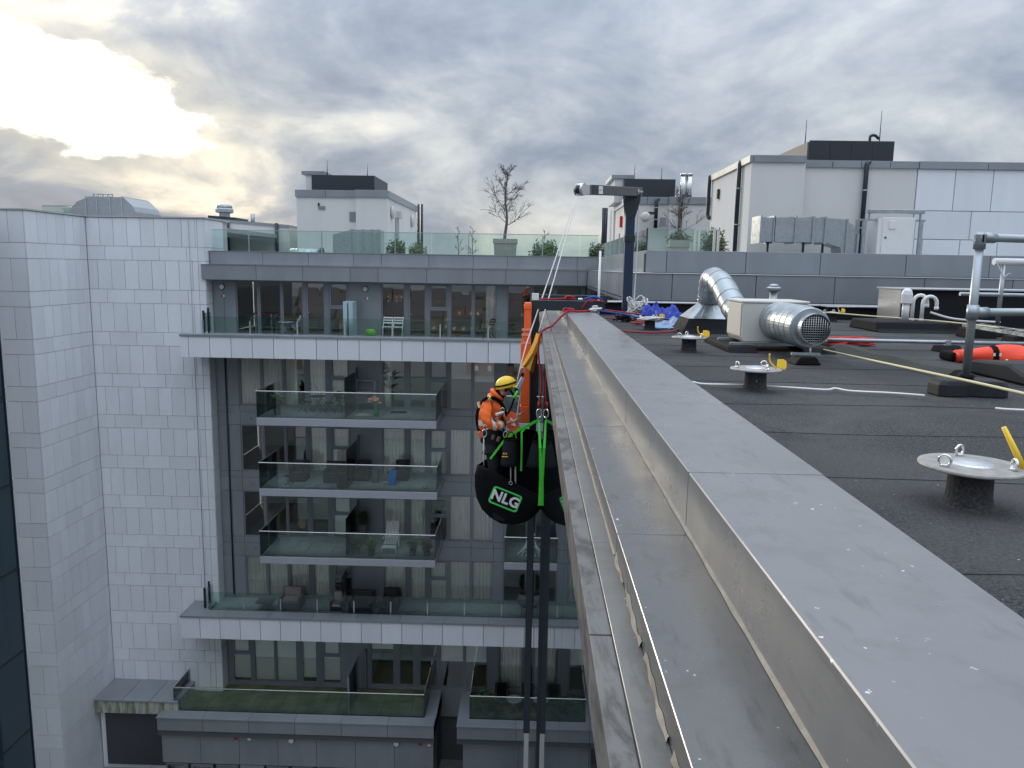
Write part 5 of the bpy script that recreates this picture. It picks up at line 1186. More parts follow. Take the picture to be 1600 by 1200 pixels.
# ---- orange rescue bag
p = aZ(1566, 572, 0); bag = thing('orange_bag', 'fluorescent orange drawstring bag with black band lying on the felt', 'bag', (p.x, p.y+.2, 0))
cx, cy = p.x, p.y+.25; b = MB(); n = 18; vs = []; L = 15
for i in range(L):
    t = i/(L-1); x = cx-.32+.85*t; r = (.09+.07*math.sin(min(t*1.5, 1)*math.pi*.5) if t < .8 else .16-.16*(t-.8)*1.5)*.82
    for k in range(n):
        a = 2*math.pi*k/n; w = 1+.08*math.sin(3*a+5*t)+.05*math.sin(9*t+2*a); vs.append((x, cy+r*1.25*w*math.cos(a)+.05*t, max(.006, .07+r*.85*w*math.sin(a))))
b.add(vs, [(i*n+k, i*n+(k+1) % n, (i+1)*n+(k+1) % n, (i+1)*n+k) for i in range(L-1) for k in range(n)]+[tuple(range(n))[::-1], tuple(range((L-1)*n, L*n))], True); b.build('sack', mat('fluorescent_orange', (.95,.07,.02), .55, var=.3, scale=7., bump=.5, bscale=9.), bag)
t0 = 5; b = MB(); b.add([Vector(vs[i*n+k])+Vector((0, (Vector(vs[i*n+k]).y-cy)*.03, .004 if vs[i*n+k][2] > .1 else 0)) for i in (t0, t0+1) for k in range(n)], [(k, (k+1) % n, n+(k+1) % n, n+k) for k in range(n)]); b.build('band', blk, bag)
for i in range(2): b = MB().box(cx-.05+i*.06, cx-.03+i*.06, cy-.17, cy-.165, .09, .12).build('print', white, bag)
MB().tube(smooth_path([(cx+.1, cy-.15, .05), (cx+.05, cy-.22, .02), (cx+.16, cy-.27, .015), (cx+.24, cy-.2, .02)], 5), .012, 6).build('drawcord', white, bag)
lab(MB().box(cx-.36, cx-.05, cy+.02, cy+.3, .003, .1).build('black_pouch', blk, None, .03, 2), 'flat black pouch tucked behind the orange bag', 'pouch')

# ---- blue davit
DVY = 14.9; base = aY(979, 480, DVY); bx_, by_ = base.x, DVY
topz = aY(985, 305, DVY).z
dv = thing('davit', 'dark blue steel davit post with short arm and pulley head', 'davit', (bx_, by_, 0))
bx('base_plate', dsteel, dv, bx_-.2, bx_+.2, by_-.2, by_+.2, .0, .03, .004)
bx('post', blue_st, dv, bx_-.085, bx_+.085, by_-.085, by_+.085, .031, topz-.03, .008)
tp = Vector((bx_, by_, topz))
MB().prism([(bx_-.085, topz-.42), (bx_+.085, topz-.42), (bx_+.17, topz-.1), (bx_+.17, topz+.02), (bx_-.13, topz+.02), (bx_-.13, topz-.1)], 'y', by_-.097, by_-.087).build('cheek_plate', dsteel, dv)
MB().prism([(bx_-.085, topz-.42), (bx_+.085, topz-.42), (bx_+.17, topz-.1), (bx_+.17, topz+.02), (bx_-.13, topz+.02), (bx_-.13, topz-.1)], 'y', by_+.087, by_+.097).build('cheek_plate', dsteel, dv)
bx('collar', dsteel, dv, bx_-.1, bx_+.1, by_-.1, by_+.1, topz-.86, topz-.74, .006)
tip = aY(907, 296, 12.9); a = Vector((bx_+.18, by_+.1, topz+.07)); d_ = (tip-a).normalized()
MB().bar(a, tip, .11, .16).build('arm', mat('grey_steel', (.12,.125,.13), .4, metal=.5, var=.3), dv, .006)
side = d_.cross(Vector((0, 0, 1))).normalized()
def decal(t, w, h, m, nm, off=.058):
    c_ = a.lerp(tip, t)+side*off*(-1 if side.y > 0 else 1); MB().bar(c_-d_*w/2, c_+d_*w/2, .004, h).build(nm, m, dv)
decal(.74, .16, .13, white, 'rating_label'); decal(.08, .03, .1, white, 'rating_label'); decal(.78, .45, .158, dsteel, 'head_sleeve', .0565)
for q in range(4): decal(.74, .10, .008, dsteel, 'label_line', .0605+0*q) if q == 0 else None
MB().cyl(tip+side*.075, tip-side*.075, .10, 20).build('head_cheek', alu, dv); MB().bar(tip-d_*.22, tip+d_*.05, .13, .17).build('head_housing', alu, dv, .01)
MB().cyl(tip+d_*.06+side*.03, tip+d_*.06-side*.03, .07, 20).build('sheave', dsteel, dv)
for q in range(4): MB().cyl(a+d_*(.03+.06*q)+side*.07, a+d_*(.03+.06*q)-side*.07, .02, 8).build('bolt', galv, dv)
TIP = tip+d_*.06
hang = lab(MB().tube(smooth_path([(bx_+.14, by_-.06, topz-.1), (bx_+.15, by_-.08, 1.5), (bx_+.13, by_-.1, .6), (bx_+.12, by_-.13, .25)], 6), .012, 8).build('white_rope', wrope, None), 'white rope hanging down the blue davit post', 'rope')
rg = random.Random(4); P = []
for i in range(90): P.append((bx_+.16+.16*math.sin(i*.9)+rg.uniform(-.05, .05), by_-.25+.1*math.cos(i*.73), max(.02, .32-.0034*i+.1*math.sin(i*1.7))))
lab(MB().tube(smooth_path(P, 3), .012, 6).build('rope_bundle', wrope, None), 'tangled white rope bundle at the foot of the blue davit', 'rope')
p = aZ(985, 492, .03); b = leaves((p.x, p.y, .1), .14, .1, .1, 60, .1, 4); lab(b.build('yellow_cloth', ycanv, None), 'crumpled yellow cloth in front of the davit foot', 'cloth')
# ---- blue tarpaulins
def tarp(px, py, w, dpt, h, m, label, seed, peaks):
    c_ = aZ(px, py, 0); n = 22; vs = []; rr = random.Random(seed)
    for j in range(n+1):
        for i in range(n+1):
            u, v = i/n*2-1, j/n*2-1; e = max(0, 1-max(abs(u), abs(v))**3); z = 0
            for (pu, pv, ph, s_) in peaks: z = max(z, ph*max(0, 1-abs(u-pu)*s_-abs(v-pv)*1.1))
            f_ = .75+.35*math.sin(u*7+v*3+seed)*math.cos(v*6-u*2)+.15*math.sin(u*15-v*9); z = max(0, z)**.7*f_+.12*max(0, math.sin(u*9+v*5+seed))
            vs.append((c_.x+u*w*(1+.12*math.sin(v*5+seed))+rr.uniform(-.015, .015), c_.y+v*dpt*(1+.1*math.sin(u*6))+rr.uniform(-.01, .01), .012+h*z*min(1, e*2.5)+rr.uniform(0, .012)))
    return lab(MB().add(vs, [(j*(n+1)+i, j*(n+1)+i+1, (j+1)*(n+1)+i+1, (j+1)*(n+1)+i) for j in range(n) for i in range(n)]).build('tarpaulin', m, None), label, 'tarpaulin')
tarp(1034, 498, .42, .35, .34, bluet, 'crumpled bright blue tarpaulin in two peaks near the davit', 3, [(-.5, 0, .95, 1.5), (.35, -.1, .8, 1.4)])
tarp(1046, 512, .36, .4, .15, blueg, 'folded grey blue sheet with red edge beside the fan cone', 6, [(.4, .2, 1., .8)])
lay('red_rope', redr, [(965, 517), (995, 519), (1020, 520), (1050, 518), (1066, 510)], .012, 'dark red rope trailing over the felt below the tarpaulins', 'rope')
lay('red_rope', redr, [(948, 497), (965, 499), (985, 500), (1005, 503)], .012, 'short dark red rope beside the coping near the davit', 'rope')
coil(aZ(997, 509, 0), .09, 2, redr, 'small red rope loop on the felt by the anchor with tied ropes', 8, 3, 1.)
p = aZ(975, 503, 0); lab(leaves((p.x, p.y, .05), .22, .1, .05, 70, .09, 14, shell=0).build('tool_pouch', blk, None), 'small black crumpled tool sling on the felt near the davit', 'pouch')
p = aZ(1018, 503, .18); rg = random.Random(9); P = [(p.x+.14*math.sin(i*1.1)+rg.uniform(-.03, .03), p.y+.05+.08*math.cos(i*.8), .2+.04*abs(math.sin(i*.9))) for i in range(26)]
lab(MB().tube(smooth_path(P, 4), .01, 6).build('rope_knot', wrope, None), 'white rope knotted around the anchor near the blue tarpaulin', 'rope')
lay('blue_rope', bluer, [(903, 480, .33), (940, 486, .31), (975, 491, .24), (1008, 498, .2)], .012, 'blue rope running from the coping to the anchor near the davit', 'rope')
# thin white pole standing at the parapet end
p = aY(935, 485, 11.4); q = aY(935, 392, 11.4); lab(MB().cyl((p.x+.0, 11.4, 0.), (p.x, 11.4, q.z), .016, 8).build('white_pole', white, None), 'thin white pole standing beside the end of the coping', 'pole')
# ================================================================ STEEL FRAME, WORKER, BAGS, ROPES
PY = 11.0
fz1 = .445
fr1 = thing('steel_frame', 'dark steel frame over the parapet with post running down the facade', 'frame', (.05, PY, -20))
bx('beam', dsteel, fr1, .0, 1.03, PY, PY+.12, .302, fz1, .004); bx('post', dsteel, fr1, .0, .1, PY, PY+.1, -6.2, .3005, .004); bx('lower_post', alu, fr1, .015, .085, PY+.015, PY+.085, GZ, -6.201)
bx('bracket', dsteel, fr1, .1, .153, PY+.02, PY+.08, -.09, -.02)
fr2 = thing('steel_frame', 'second dark steel frame with white end cap behind the first one', 'frame', (.05, 13.4, -20))
bx('beam', dsteel, fr2, .12, 1.3, 13.4, 13.52, .302, .44, .004); bx('end_cap', white, fr2, .0, .118, 13.39, 13.53, .28, .46); bx('post', dsteel, fr2, .02, .1, 13.4, 13.5, GZ, .279)
# orange padded sleeve round the outside of the post
def P_(px, py, Y): return aY(px, py, Y)
oc = thing('rope_protector', 'tall orange padded cover strapped on the outer side of the dark post', 'protector', (-.1, 10.9, -1.5))
oy0, oy1 = 10.80, 10.985
def col_x(px, py): return aY(px, py, oy0).x
zA, zB, zC, zD, zE = [aY(822, y, oy0).z for y in (473, 516, 538, 634, 660)]
xa, xw, xr = col_x(819, 490), col_x(812.5, 600), col_x(830, 560)
xr = min(xr, -.004)
MB().prism([(xa, zA), (xr, zA), (xr, zB), (xa, zB)], 'y', oy0, oy1).build('upper_section', orange, oc, .01)
bx('lip', orange, oc, xa-.008, xr+.003, oy0-.012, oy1, zA-.09, zA-.03, .004)
MB().prism([(xa, zB-.001), (xr, zB-.001), (xr, zC), (xw, zC)], 'y', oy0-.003, oy1).build('shoulder', orange, oc)
MB().prism([(xw, zC-.001), (xr, zC-.001), (xr, zD), (xw+.008, zD)], 'y', oy0-.01, oy1).build('lower_section', orange, oc, .008)
MB().prism([(xw+.004, zD-.003), (xr-.004, zD-.003), (xr-.006, zE), (xw+.012, zE)], 'y', oy0-.016, oy1).build('bottom_flap', orange, oc, .006)
for z in (zB+.01, zB-.06, zC+.02): bx('band', oband, oc, xa-.03, xr+.001, oy0-.016, oy0-.011, z-.015, z+.015)

# ---- the roped worker
WY = 10.25
def J(px, py, dy=0.): return aY(px, py, WY+dy)
pers = thing('person', 'worker in orange hi-vis jacket and yellow helmet hanging on ropes beside the orange cover', 'person', J(765, 735))
def skinmesh(name, m, pts, edges, root=0, sub=2, parent=pers):
    me = bpy.data.meshes.new(name); off = ORG[parent.name]
    me.from_pydata([Vector(p[0])-off for p in pts], edges, [])
    o = bpy.data.objects.new(name, me); COL.objects.link(o); o.parent = parent; ORG[o.name] = off
    md = o.modifiers.new('s', 'SKIN'); md.use_smooth_shade = True
    for i, p in enumerate(pts):
        r = p[1]; r = r if isinstance(r, tuple) else (r, r); me.skin_vertices[0].data[i].radius = r; me.skin_vertices[0].data[i].use_root = (i == root)
    o.modifiers.new('u', 'SUBSURF').levels = sub
    dg = bpy.context.evaluated_depsgraph_get(); nm = bpy.data.meshes.new_from_object(o.evaluated_get(dg)); o.modifiers.clear(); o.data = nm; nm.name = name
    nm.materials.clear(); nm.materials.append(m)
    for p in nm.polygons: p.use_smooth = True
    return o
# body: pelvis, spine, chest, neck, head, arms with hands, legs with boots
K = [(J(770, 688), .125), (J(767, 664), .12), (J(767, 640), .14), (J(776, 621), .075), (J(787, 613), .062), (J(792, 603), .085), (J(794, 596), .08),
     (J(764, 630, -.17), .07), (J(760, 655, -.26), .058), (J(779, 664, -.24), .045), (J(792, 661, -.2), .034),
     (J(776, 630, .17), .07), (J(784, 654, .22), .055), (J(797, 650, .12), .043), (J(805, 645, .06), .034),
     (J(768, 702, -.12), .1), (J(772, 734, -.1), .075), (J(766, 764, -.02), .06), (J(765, 790, .02), .045), (J(777, 795, .0), .045),
     (J(772, 702, .12), .1), (J(779, 734, .14), .075), (J(773, 764, .14), .06), (J(772, 790, .14), .045), (J(784, 795, .14), .045),
     (J(801, 606), .03)]
E_ = [(0,1),(1,2),(2,3),(3,4),(4,5),(5,6),(2,7),(7,8),(8,9),(9,10),(2,11),(11,12),(12,13),(13,14),(0,15),(15,16),(16,17),(17,18),(18,19),(0,20),(20,21),(21,22),(22,23),(23,24),(5,25)]
body = skinmesh('body', mat('dark_trousers', (.022,.022,.026), .85, var=.4, scale=14.), K, E_)
body.data.materials.append(skin)
zneck = J(785, 618).z; 
for p in body.data.polygons:
    c_ = p.center+ORG[pers.name]
    if c_.z > zneck and c_.x > J(780, 610).x-.02: p.material_index = 1
# jacket
jk = [(J(767, 676), (.15, .175)), (J(765, 660), (.155, .185)), (J(766, 642), (.165, .2)), (J(773, 626), (.125, .15)), (J(780, 617), (.085, .1)),
      (J(762, 632, -.18), .095), (J(758, 652, -.27), .088), (J(766, 666, -.28), .08), (J(780, 665, -.24), .065), (J(788, 662, -.21), .055),
      (J(775, 632, .18), .095), (J(783, 654, .23), .08), (J(798, 650, .12), .06)]
jacket = skinmesh('jacket', hiviz, jk, [(0,1),(1,2),(2,3),(3,4),(2,5),(5,6),(6,7),(7,8),(8,9),(2,10),(10,11),(11,12)], sub=3)
# hands: palm plus five separate bent fingers
def hand(w, dirn, curl, dy, nm):
    w = Vector(w); d = Vector(dirn).normalized(); s_ = Vector((0, 1, 0)); s_ = (s_-d*s_.dot(d)).normalized(); up_v = d.cross(s_)
    pts = [(w, .026), (w+d*.045, (.036, .018)), (w+d*.085, (.038, .016))]; ed = [(0,1),(1,2)]
    for i in range(4):
        o_ = s_*(-.03+.02*i); L = (.07, .08, .076, .06)[i]; b0 = w+d*.095+o_
        k = len(pts); a1 = d; c_ = (d*math.cos(curl)+up_v*math.sin(curl)); c2 = (d*math.cos(curl*2)+up_v*math.sin(curl*2))
        pts += [(b0, .0095), (b0+a1*L*.35+up_v*.004, .009), (b0+a1*L*.35+c_*L*.35, .0085), (b0+a1*L*.35+c_*L*.35+c2*L*.3, .007)]
        ed += [(2, k), (k, k+1), (k+1, k+2), (k+2, k+3)]
    k = len(pts); b0 = w+d*.03-s_*.03
    pts += [(b0, .012), (b0+(d*.6-s_*.6+up_v*.4).normalized()*.035, .0105), (b0+(d*.6-s_*.6+up_v*.4).normalized()*.035+(d*.8+up_v*.5).normalized()*.03, .0085)]
    ed += [(0, k), (k, k+1), (k+1, k+2)]
    return skinmesh(nm, skin, pts, ed, sub=1)
hand(J(791, 661, -.205), (1, .25, .25), .55, 0, 'hand'); hand(J(802, 648, .09), (1, -.4, .15), .7, 0, 'hand')
# hi-vis reflective bands are sewn on the jacket: faces picked along the arm and round the body
jacket.data.materials.append(silverb)
ab = [(J(758, 652, -.27), J(766, 666, -.28)), (J(766, 666, -.28), J(788, 662, -.21)), (J(783, 654, .23), J(798, 650, .12))]
for p in jacket.data.polygons:
    c_ = p.center+ORG[pers.name]; px_ = 0
    for k, (A_, B_) in enumerate(ab):
        d_v = B_-A_; t = (c_-A_).dot(d_v)/d_v.length_squared; dist = (c_-A_-d_v*t).length
        if k and dist < .13 and (.10 < t < .34 or .56 < t < .80): px_ = 1
    zb0, zb1 = J(765, 664).z, J(765, 656).z
    if zb0 < c_.z < zb1 and c_.x < J(762, 660).x: px_ = 1
    if J(760, 622).z < c_.z < J(760, 617).z and c_.x < J(772, 620).x: px_ = 1
    p.material_index = px_
# hood and collar
ring(J(777, 617), .085, .03, (J(787, 608)-J(770, 626)), 24, 1.05).build('hood', hiviz, pers)
MB().tube(smooth_path([J(775, 611, -.02), J(780, 617, -.04), J(784, 622, -.03)], 4), .04, 10).build('collar', blk, pers)
for v in jacket.data.vertices:
    q = v.co; w = math.sin(q.z*55+q.x*30+2*math.sin(q.y*20))*.6+math.sin(q.x*70-q.z*35+q.y*50)*.4; v.co = q+v.normal*w*.0075
# helmet
hc = J(791, 602); axis = (J(787, 588)-J(794, 616)).normalized(); fwd = (J(803, 607)-J(778, 599)).normalized(); fwd = (fwd-axis*fwd.dot(axis)).normalized(); lat = axis.cross(fwd)
hb = MB(); rg_, sg_ = 10, 24; vs = []
for i in range(rg_):
    ph = (i/(rg_-1))*math.pi*.56
    for k in range(sg_):
        t = 2*math.pi*k/sg_; rr = math.sin(ph); ridge = 1+.035*math.cos(3*t)**2*(rr > .3)
        vs.append(hc+axis*(.125*math.cos(ph))+fwd*(.142*rr*math.cos(t)*ridge+.0)+lat*(.118*rr*math.sin(t)*ridge))
hb.add(vs, [(i*sg_+k, i*sg_+(k+1) % sg_, (i+1)*sg_+(k+1) % sg_, (i+1)*sg_+k) for i in range(rg_-1) for k in range(sg_)], True)
hm = hb.build('helmet', yel, pers)
bp_ = [hc+axis*.022+fwd*.149*math.cos(2*math.pi*k/28)+lat*.125*math.sin(2*math.pi*k/28) for k in range(28)]
MB().tube(bp_, .011, 8, closed=True).build('goggle_strap', blk, hm)
pk_ = MB(); vs = []
for k in range(9):
    t = -1.0+2*k/8; vs += [hc-axis*.02+fwd*.138*math.cos(t)+lat*.115*math.sin(t), hc-axis*.035+fwd*(.138*math.cos(t)+.045*math.cos(t))+lat*.118*math.sin(t)]
pk_.add(vs, [(2*k, 2*k+2, 2*k+3, 2*k+1) for k in range(8)]); pk_.build('peak', yel, hm)
MB().bar(hc+fwd*.148+axis*.03, hc+fwd*.16+axis*.005, .04, .025).build('head_lamp', blk, hm, .005)
MB().cyl(hc-lat*.125-axis*.045-fwd*.01, hc-lat*.09-axis*.045-fwd*.01, .024, 14).build('ear_pad', blk, pers)
for s_ in (-1, 1): MB().tube([hc+lat*.1*s_-axis*.02+fwd*.02, hc+lat*.06*s_-axis*.15+fwd*.06], .009, 6).build('chin_strap', blk, pers)
for s_ in (-1, 1): MB().rev([(.001, -.007), (.007, 0), (.001, .007)], hc-axis*.045+fwd*.115+lat*.035*s_, 8).build('eye', blk, pers)
MB().bar(hc-axis*.105+fwd*.095-lat*.02, hc-axis*.105+fwd*.095+lat*.02, .012, .01).build('mouth', mat('lips', (.35,.14,.12), .5), pers)
# harness
def strap(pts, w, m, nm='harness_strap'): return MB().tube(smooth_path(pts, 4), w, 8).build(nm, m, pers)
strap([J(752, 630, -.05), J(757, 624, -.2), J(768, 621, -.2), J(778, 625, -.13), J(786, 634, -.1), J(790, 646, -.09)], .022, blk); strap([J(752, 628, .1), J(764, 619, .16), J(776, 622, .12)], .02, blk)
strap([J(748, 636, -.02), J(745, 652, -.03), J(747, 668, -.04), J(752, 680, -.08)], .022, blk)
MB().bar(J(763, 624, -.225), J(766, 619, -.215), .05, .02).build('buckle', yel, pers); MB().bar(J(747, 628, -.09), J(750, 637, -.1), .04, .03).build('buckle', mat('pale_buckle', (.72,.62,.35), .5), pers)
b = MB(); n = 24; vs = []
for z, r in ((0, 1.0), (1, 1.02), (2, .98)):
    for k in range(n): t = 2*math.pi*k/n; vs.append(J(770, 690-7*z)+Vector((.17*r*math.cos(t), .19*r*math.sin(t), 0)))
b.add(vs, [(i*n+k, i*n+(k+1) % n, (i+1)*n+(k+1) % n, (i+1)*n+k) for i in range(2) for k in range(n)], True); b.build('waist_belt', blk2, pers)
for px, dy in ((768, -.12), (776, .12)): 
    c_ = J(px, 704, dy); MB().tube([c_+Vector((.105*math.cos(2*math.pi*k/16), .12*math.sin(2*math.pi*k/16), .03*math.cos(2*math.pi*k/16))) for k in range(16)], .022, 6, closed=True).build('leg_loop', blk2, pers)
for px, py, m_ in ((772, 679, 'khaki'), (780, 682, 'khaki')): MB().bar(J(px, py, -.2), J(px-3, py+8, -.21), .03, .04).build('gear_pouch', mat('khaki', (.16,.15,.08), .8), pers, .006)
MB().bar(J(749, 674, -.15), J(752, 684, -.15), .05, .045).build('tool_holder', orange, pers, .008)
def carab(c_, r, m, nrm=(0, 1, 0), par=pers, sq=1.6, t=.008): return ring(c_, r, t, nrm, 18, sq).build('carabiner', m, par)
carab(J(757, 677, -.22), .03, steel); carab(J(796, 683, -.18), .035, yel); carab(J(802, 684, -.16), .04, yel); carab(J(790, 679, -.2), .028, steel)
carab(J(785, 642, -.15), .026, steel); carab(J(760, 667, -.3), .035, steel, (0, 1, .3), pers, 1.)
MB().tube([J(756, 682, -.2), J(756, 728, -.2)], .008, 6).build('lanyard', wrope, pers)
strap([J(784, 648, -.08), J(786, 656, -.1), J(785, 668, -.14), J(790, 678, -.18)], .012, blk, 'chest_strap')
MB().bar(J(775, 648, -.31), J(787, 644, -.24), .05, .03).build('radio', mat('grey_label', (.62,.6,.56), .6), pers, .006)
# paper / orange folder in hands
o = MB(); a = J(789, 668, -.12); o.add([J(788, 640, -.06), J(806, 646, -.1), J(812, 668, -.14), J(801, 676, -.16), J(792, 668, -.12)], [(0,1,2,3,4)]); o.add([v+Vector((0, .02, 0)) for v in o.v], [(4,3,2,1,0)]); o.f += [(i, (i+1) % 5, 5+(i+1) % 5, 5+i) for i in range(5)]; o.sm += [False]*5
fd = o.build('orange_pouch', mat('orange_nylon', (.85,.13,.03), .6, var=.2), None); lab(fd, 'orange pouch held in the hands of the roped worker', 'pouch')
o = MB(); o.add([J(797, 652, -.17), J(804, 658, -.19), J(806, 666, -.2), J(799, 664, -.2)], [(0,1,2,3)]); o.add([v+Vector((0, .006, 0)) for v in o.v], [(3,2,1,0)]); pn = o.build('paper_note', white, None); lab(pn, 'folded white note on the orange pouch', 'paper')

# ---- main ropes from the davit head
T = TIP
gripA, gripB = J(812, 590, -.1), J(800, 640, -.1)
lab(MB().tube(sag(T+Vector((-.02, 0, -.06)), aY(823, 536, 10.55), .01, 8)+[aY(814, 570, 10.3), aY(807, 600, 10.2)], .009, 8).build('work_rope', wrope, None), 'white working rope from the davit head to the worker', 'rope', 'ropes from the davit head')
yb = aY(842, 518, 10.7)
lab(MB().tube(sag(T+Vector((.0, .0, -.06)), yb, .01, 8), .009, 8).build('safety_rope', wrope, None), 'white safety rope from the davit head into the ochre canvas sleeve', 'rope', 'ropes from the davit head')
# ochre canvas rope sleeve: folded leaf shape
def leaf(pts_l, pts_r, Y0, Y1, m, nm, lb):
    n = len(pts_l); b = MB(); vs = []
    for i, (l, r) in enumerate(zip(pts_l, pts_r)):
        Yc = Y0+(Y1-Y0)*i/(n-1); mid = ((l[0]+r[0])/2, (l[1]+r[1])/2); vs += [aY(l[0], l[1], Yc), aY(mid[0], mid[1], Yc-.05), aY(r[0], r[1], Yc), aY(mid[0], mid[1], Yc+.04)]
    b.add(vs, [(4*i+j, 4*i+(j+1) % 4, 4*i+4+(j+1) % 4, 4*i+4+j) for i in range(n-1) for j in range(4)]+[(0,1,2,3)[::-1], (4*n-4, 4*n-3, 4*n-2, 4*n-1)]); return lab(b.build(nm, m, None), lb, 'sleeve')
leaf([(838, 520), (833, 535), (825, 552), (817, 566), (811, 578)], [(846, 522), (846, 533), (838, 552), (826, 570), (813, 579)], 10.7, 10.35, ycanv, 'rope_sleeve', 'ochre canvas rope sleeve draped over the safety rope')
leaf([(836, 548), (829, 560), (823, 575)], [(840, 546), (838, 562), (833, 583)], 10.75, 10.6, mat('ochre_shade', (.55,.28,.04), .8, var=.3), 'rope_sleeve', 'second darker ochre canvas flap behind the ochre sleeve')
gd = thing('rope_grab', 'black rope grab with lime lanyard between the ochre sleeve and the worker', 'rope grab', gripB)
MB().tube([aY(817, 583, 10.3), aY(812, 598, 10.25), aY(806, 612, 10.2)], .022, 8).build('energy_absorber', blk, gd); MB().bar(aY(817, 590, 10.2), aY(808, 607, 10.15), .02, .05).build('label', mat('pale_label', (.6,.62,.66), .6), gd)
MB().tube(smooth_path([aY(808, 612, 10.15), aY(803, 624, 10.1), aY(797, 640, 10.05), aY(790, 650, 10.05)], 4), .014, 8).build('lanyard', blk, gd); MB().tube([aY(809, 611, 10.12), aY(803, 622, 10.08)], .018, 8).build('lime_section', green, gd)
ring(aY(817, 580, 10.3), .03, .008, (0, 1, 0), 16, 1.6).build('carabiner', galv, gd); ring(aY(812, 605, 10.2), .025, .008, (0, 1, 0), 16, 1.5).build('carabiner', galv, gd)
lab(MB().tube(smooth_path([aY(818, 584, 10.3), aY(813, 615, 10.25), aY(808, 650, 10.2), aY(806, 690, 10.15), aY(806, 760, 10.1)], 5), .008, 6).build('tail_rope', wrope, None), 'thin pale rope tail hanging below the rope grab', 'rope')

# ---- red rope with carabiner and green slings carrying the bags
rp = [Vector(p) for p in (aZ(1000, 492, .06), aZ(960, 488, .31), aZ(930, 487, .32), aZ(900, 486, .32), aZ(885, 484, .34), aZ(868, 499, .15))]
red_path = [aZ(1010, 493, .05), Vector((.95, 11.3, .318)), Vector((.8, 10.85, .318)), Vector((.62, 10.6, .318)), Vector((.476, 10.5, .318)), Vector((.29, 10.4, .142)), Vector((.14, 10.35, .05)), Vector((.10, 10.3, -.2)), aY(846, 600, 10.2), aY(843, 632, 10.2)]
lab(MB().tube(smooth_path(red_path, 6), .014, 8).build('red_rope', redr, None), 'dark red rope laid over the coping and dropping to the green slings', 'rope')
rk = thing('red_hitch', 'knotted dark red sling with steel carabiner above the green slings', 'sling', aY(843, 650, 10.2)); MB().tube([aY(843, 628, 10.2), aY(843, 637, 10.2)], .026, 10).build('knot', redr, rk); ring(aY(842.5, 646, 10.2), .035, .009, (0, 1, 0), 18, 1.7).build('carabiner', steel, rk)
def kn(c_, n, m, label, s_=.05, seed=1):
    rg = random.Random(seed); P = [Vector(c_)+Vector((rg.uniform(-1, 1)*s_*1.6, rg.uniform(-1, 1)*s_, rg.uniform(0, 1)*s_)) for _ in range(n)]; return lab(MB().tube(smooth_path(P, 4), .013, 6).build('rope_knot', m, None), label, 'rope')
kn((.5, 10.55, .318), 10, redr, 'red rope knot at the edge of the coping below the steel frame', .05, 2)
kn((.55, 11.06, .462), 10, redr, 'red rope knot lying on top of the dark steel frame', .05, 3)
ctop = .462
lab(MB().tube(smooth_path([(.1, 11.04, ctop), (.3, 11.06, ctop), (.5, 11.05, ctop+.01), (.62, 11.05, ctop+.005)], 5), .012, 8).build('red_rope', redr, None), 'red rope stretched along the top of the steel frame', 'rope')
lab(ring((.69, 11.06, ctop+.008), .028, .008, (0, -.2, 1), 18, 1.).build('carabiner', steel, None), 'steel carabiner on top of the dark steel frame', 'carabiner')
lab(MB().tube(smooth_path([(.74, 11.05, ctop), (.84, 11.03, ctop+.04), (.93, 11.08, ctop+.03), (1.0, 11.1, ctop)], 5), .016, 8).build('blue_rope', bluer, None), 'blue rope loop at the roof end of the steel frame', 'rope')
lab(MB().tube(smooth_path([(.7, 10.98, .33), (.8, 10.97, .46), (.9, 10.98, .45), (1.02, 11.0, .44)], 5), .012, 8).build('red_rope', redr, None), 'red rope loop tangled with the blue rope on the steel frame', 'rope')
kn((.9, 10.8, .32), 14, wrope, 'grey white rope knot on the coping in front of the steel frame', .06, 7)
SL = aY(842, 656, 10.2)
def sling(pts, w, label):
    P = [aY(x, y, Y) for x, y, Y in pts]; b = MB()
    for a, c_ in zip(P, P[1:]): b.bar(a, c_, .012, w, up=(1, 0, .3))
    return lab(b.build('green_sling', green, None), label, 'sling', 'green webbing slings')
def strip(pts, w, label):
    # flat webbing: width lies across the run, facing the court
    P = [aY(x, y, Y) for x, y, Y in pts]; b = MB(); vs = []
    for i, p in enumerate(P):
        d = (P[min(i+1, len(P)-1)]-P[max(i-1, 0)]); n_ = Vector((d.z, 0, -d.x)); n_ = n_.normalized() if n_.length > 1e-6 else Vector((1, 0, 0)); ww = w if not isinstance(w, list) else w[i]
        vs += [p-n_*ww/2, p+n_*ww/2, p+n_*ww/2+Vector((0, .006, 0)), p-n_*ww/2+Vector((0, .006, 0))]
    b.add(vs, [(4*i+j, 4*i+(j+1) % 4, 4*i+4+(j+1) % 4, 4*i+4+j) for i in range(len(P)-1) for j in range(4)]+[(3,2,1,0), tuple(4*len(P)-4+k for k in range(4))]); return lab(b.build('green_sling', green, None), label, 'sling', 'green webbing slings')
strip([(842, 656, 10.18), (820, 667, 10.1), (800, 678, 10.02), (791, 684, 10.0), (766, 717, 9.95)], [.03, .035, .035, .028, .026], 'green sling running diagonally from the carabiner to the far corner of the black bag')
strip([(840, 658, 10.17), (822, 668, 10.15), (815, 675, 10.05), (815, 705, 10.0), (814, 736, 9.98)], [.02, .026, .026, .026, .026], 'narrow green sling hanging down in front of the open bag')
strip([(842, 656, 10.19), (843, 680, 9.95), (844, 700, 9.83), (845, 748, 9.83), (843, 790, 9.85)], [.02, .028, .036, .042, .04], 'wide green sling down the mirror side of the open bag')

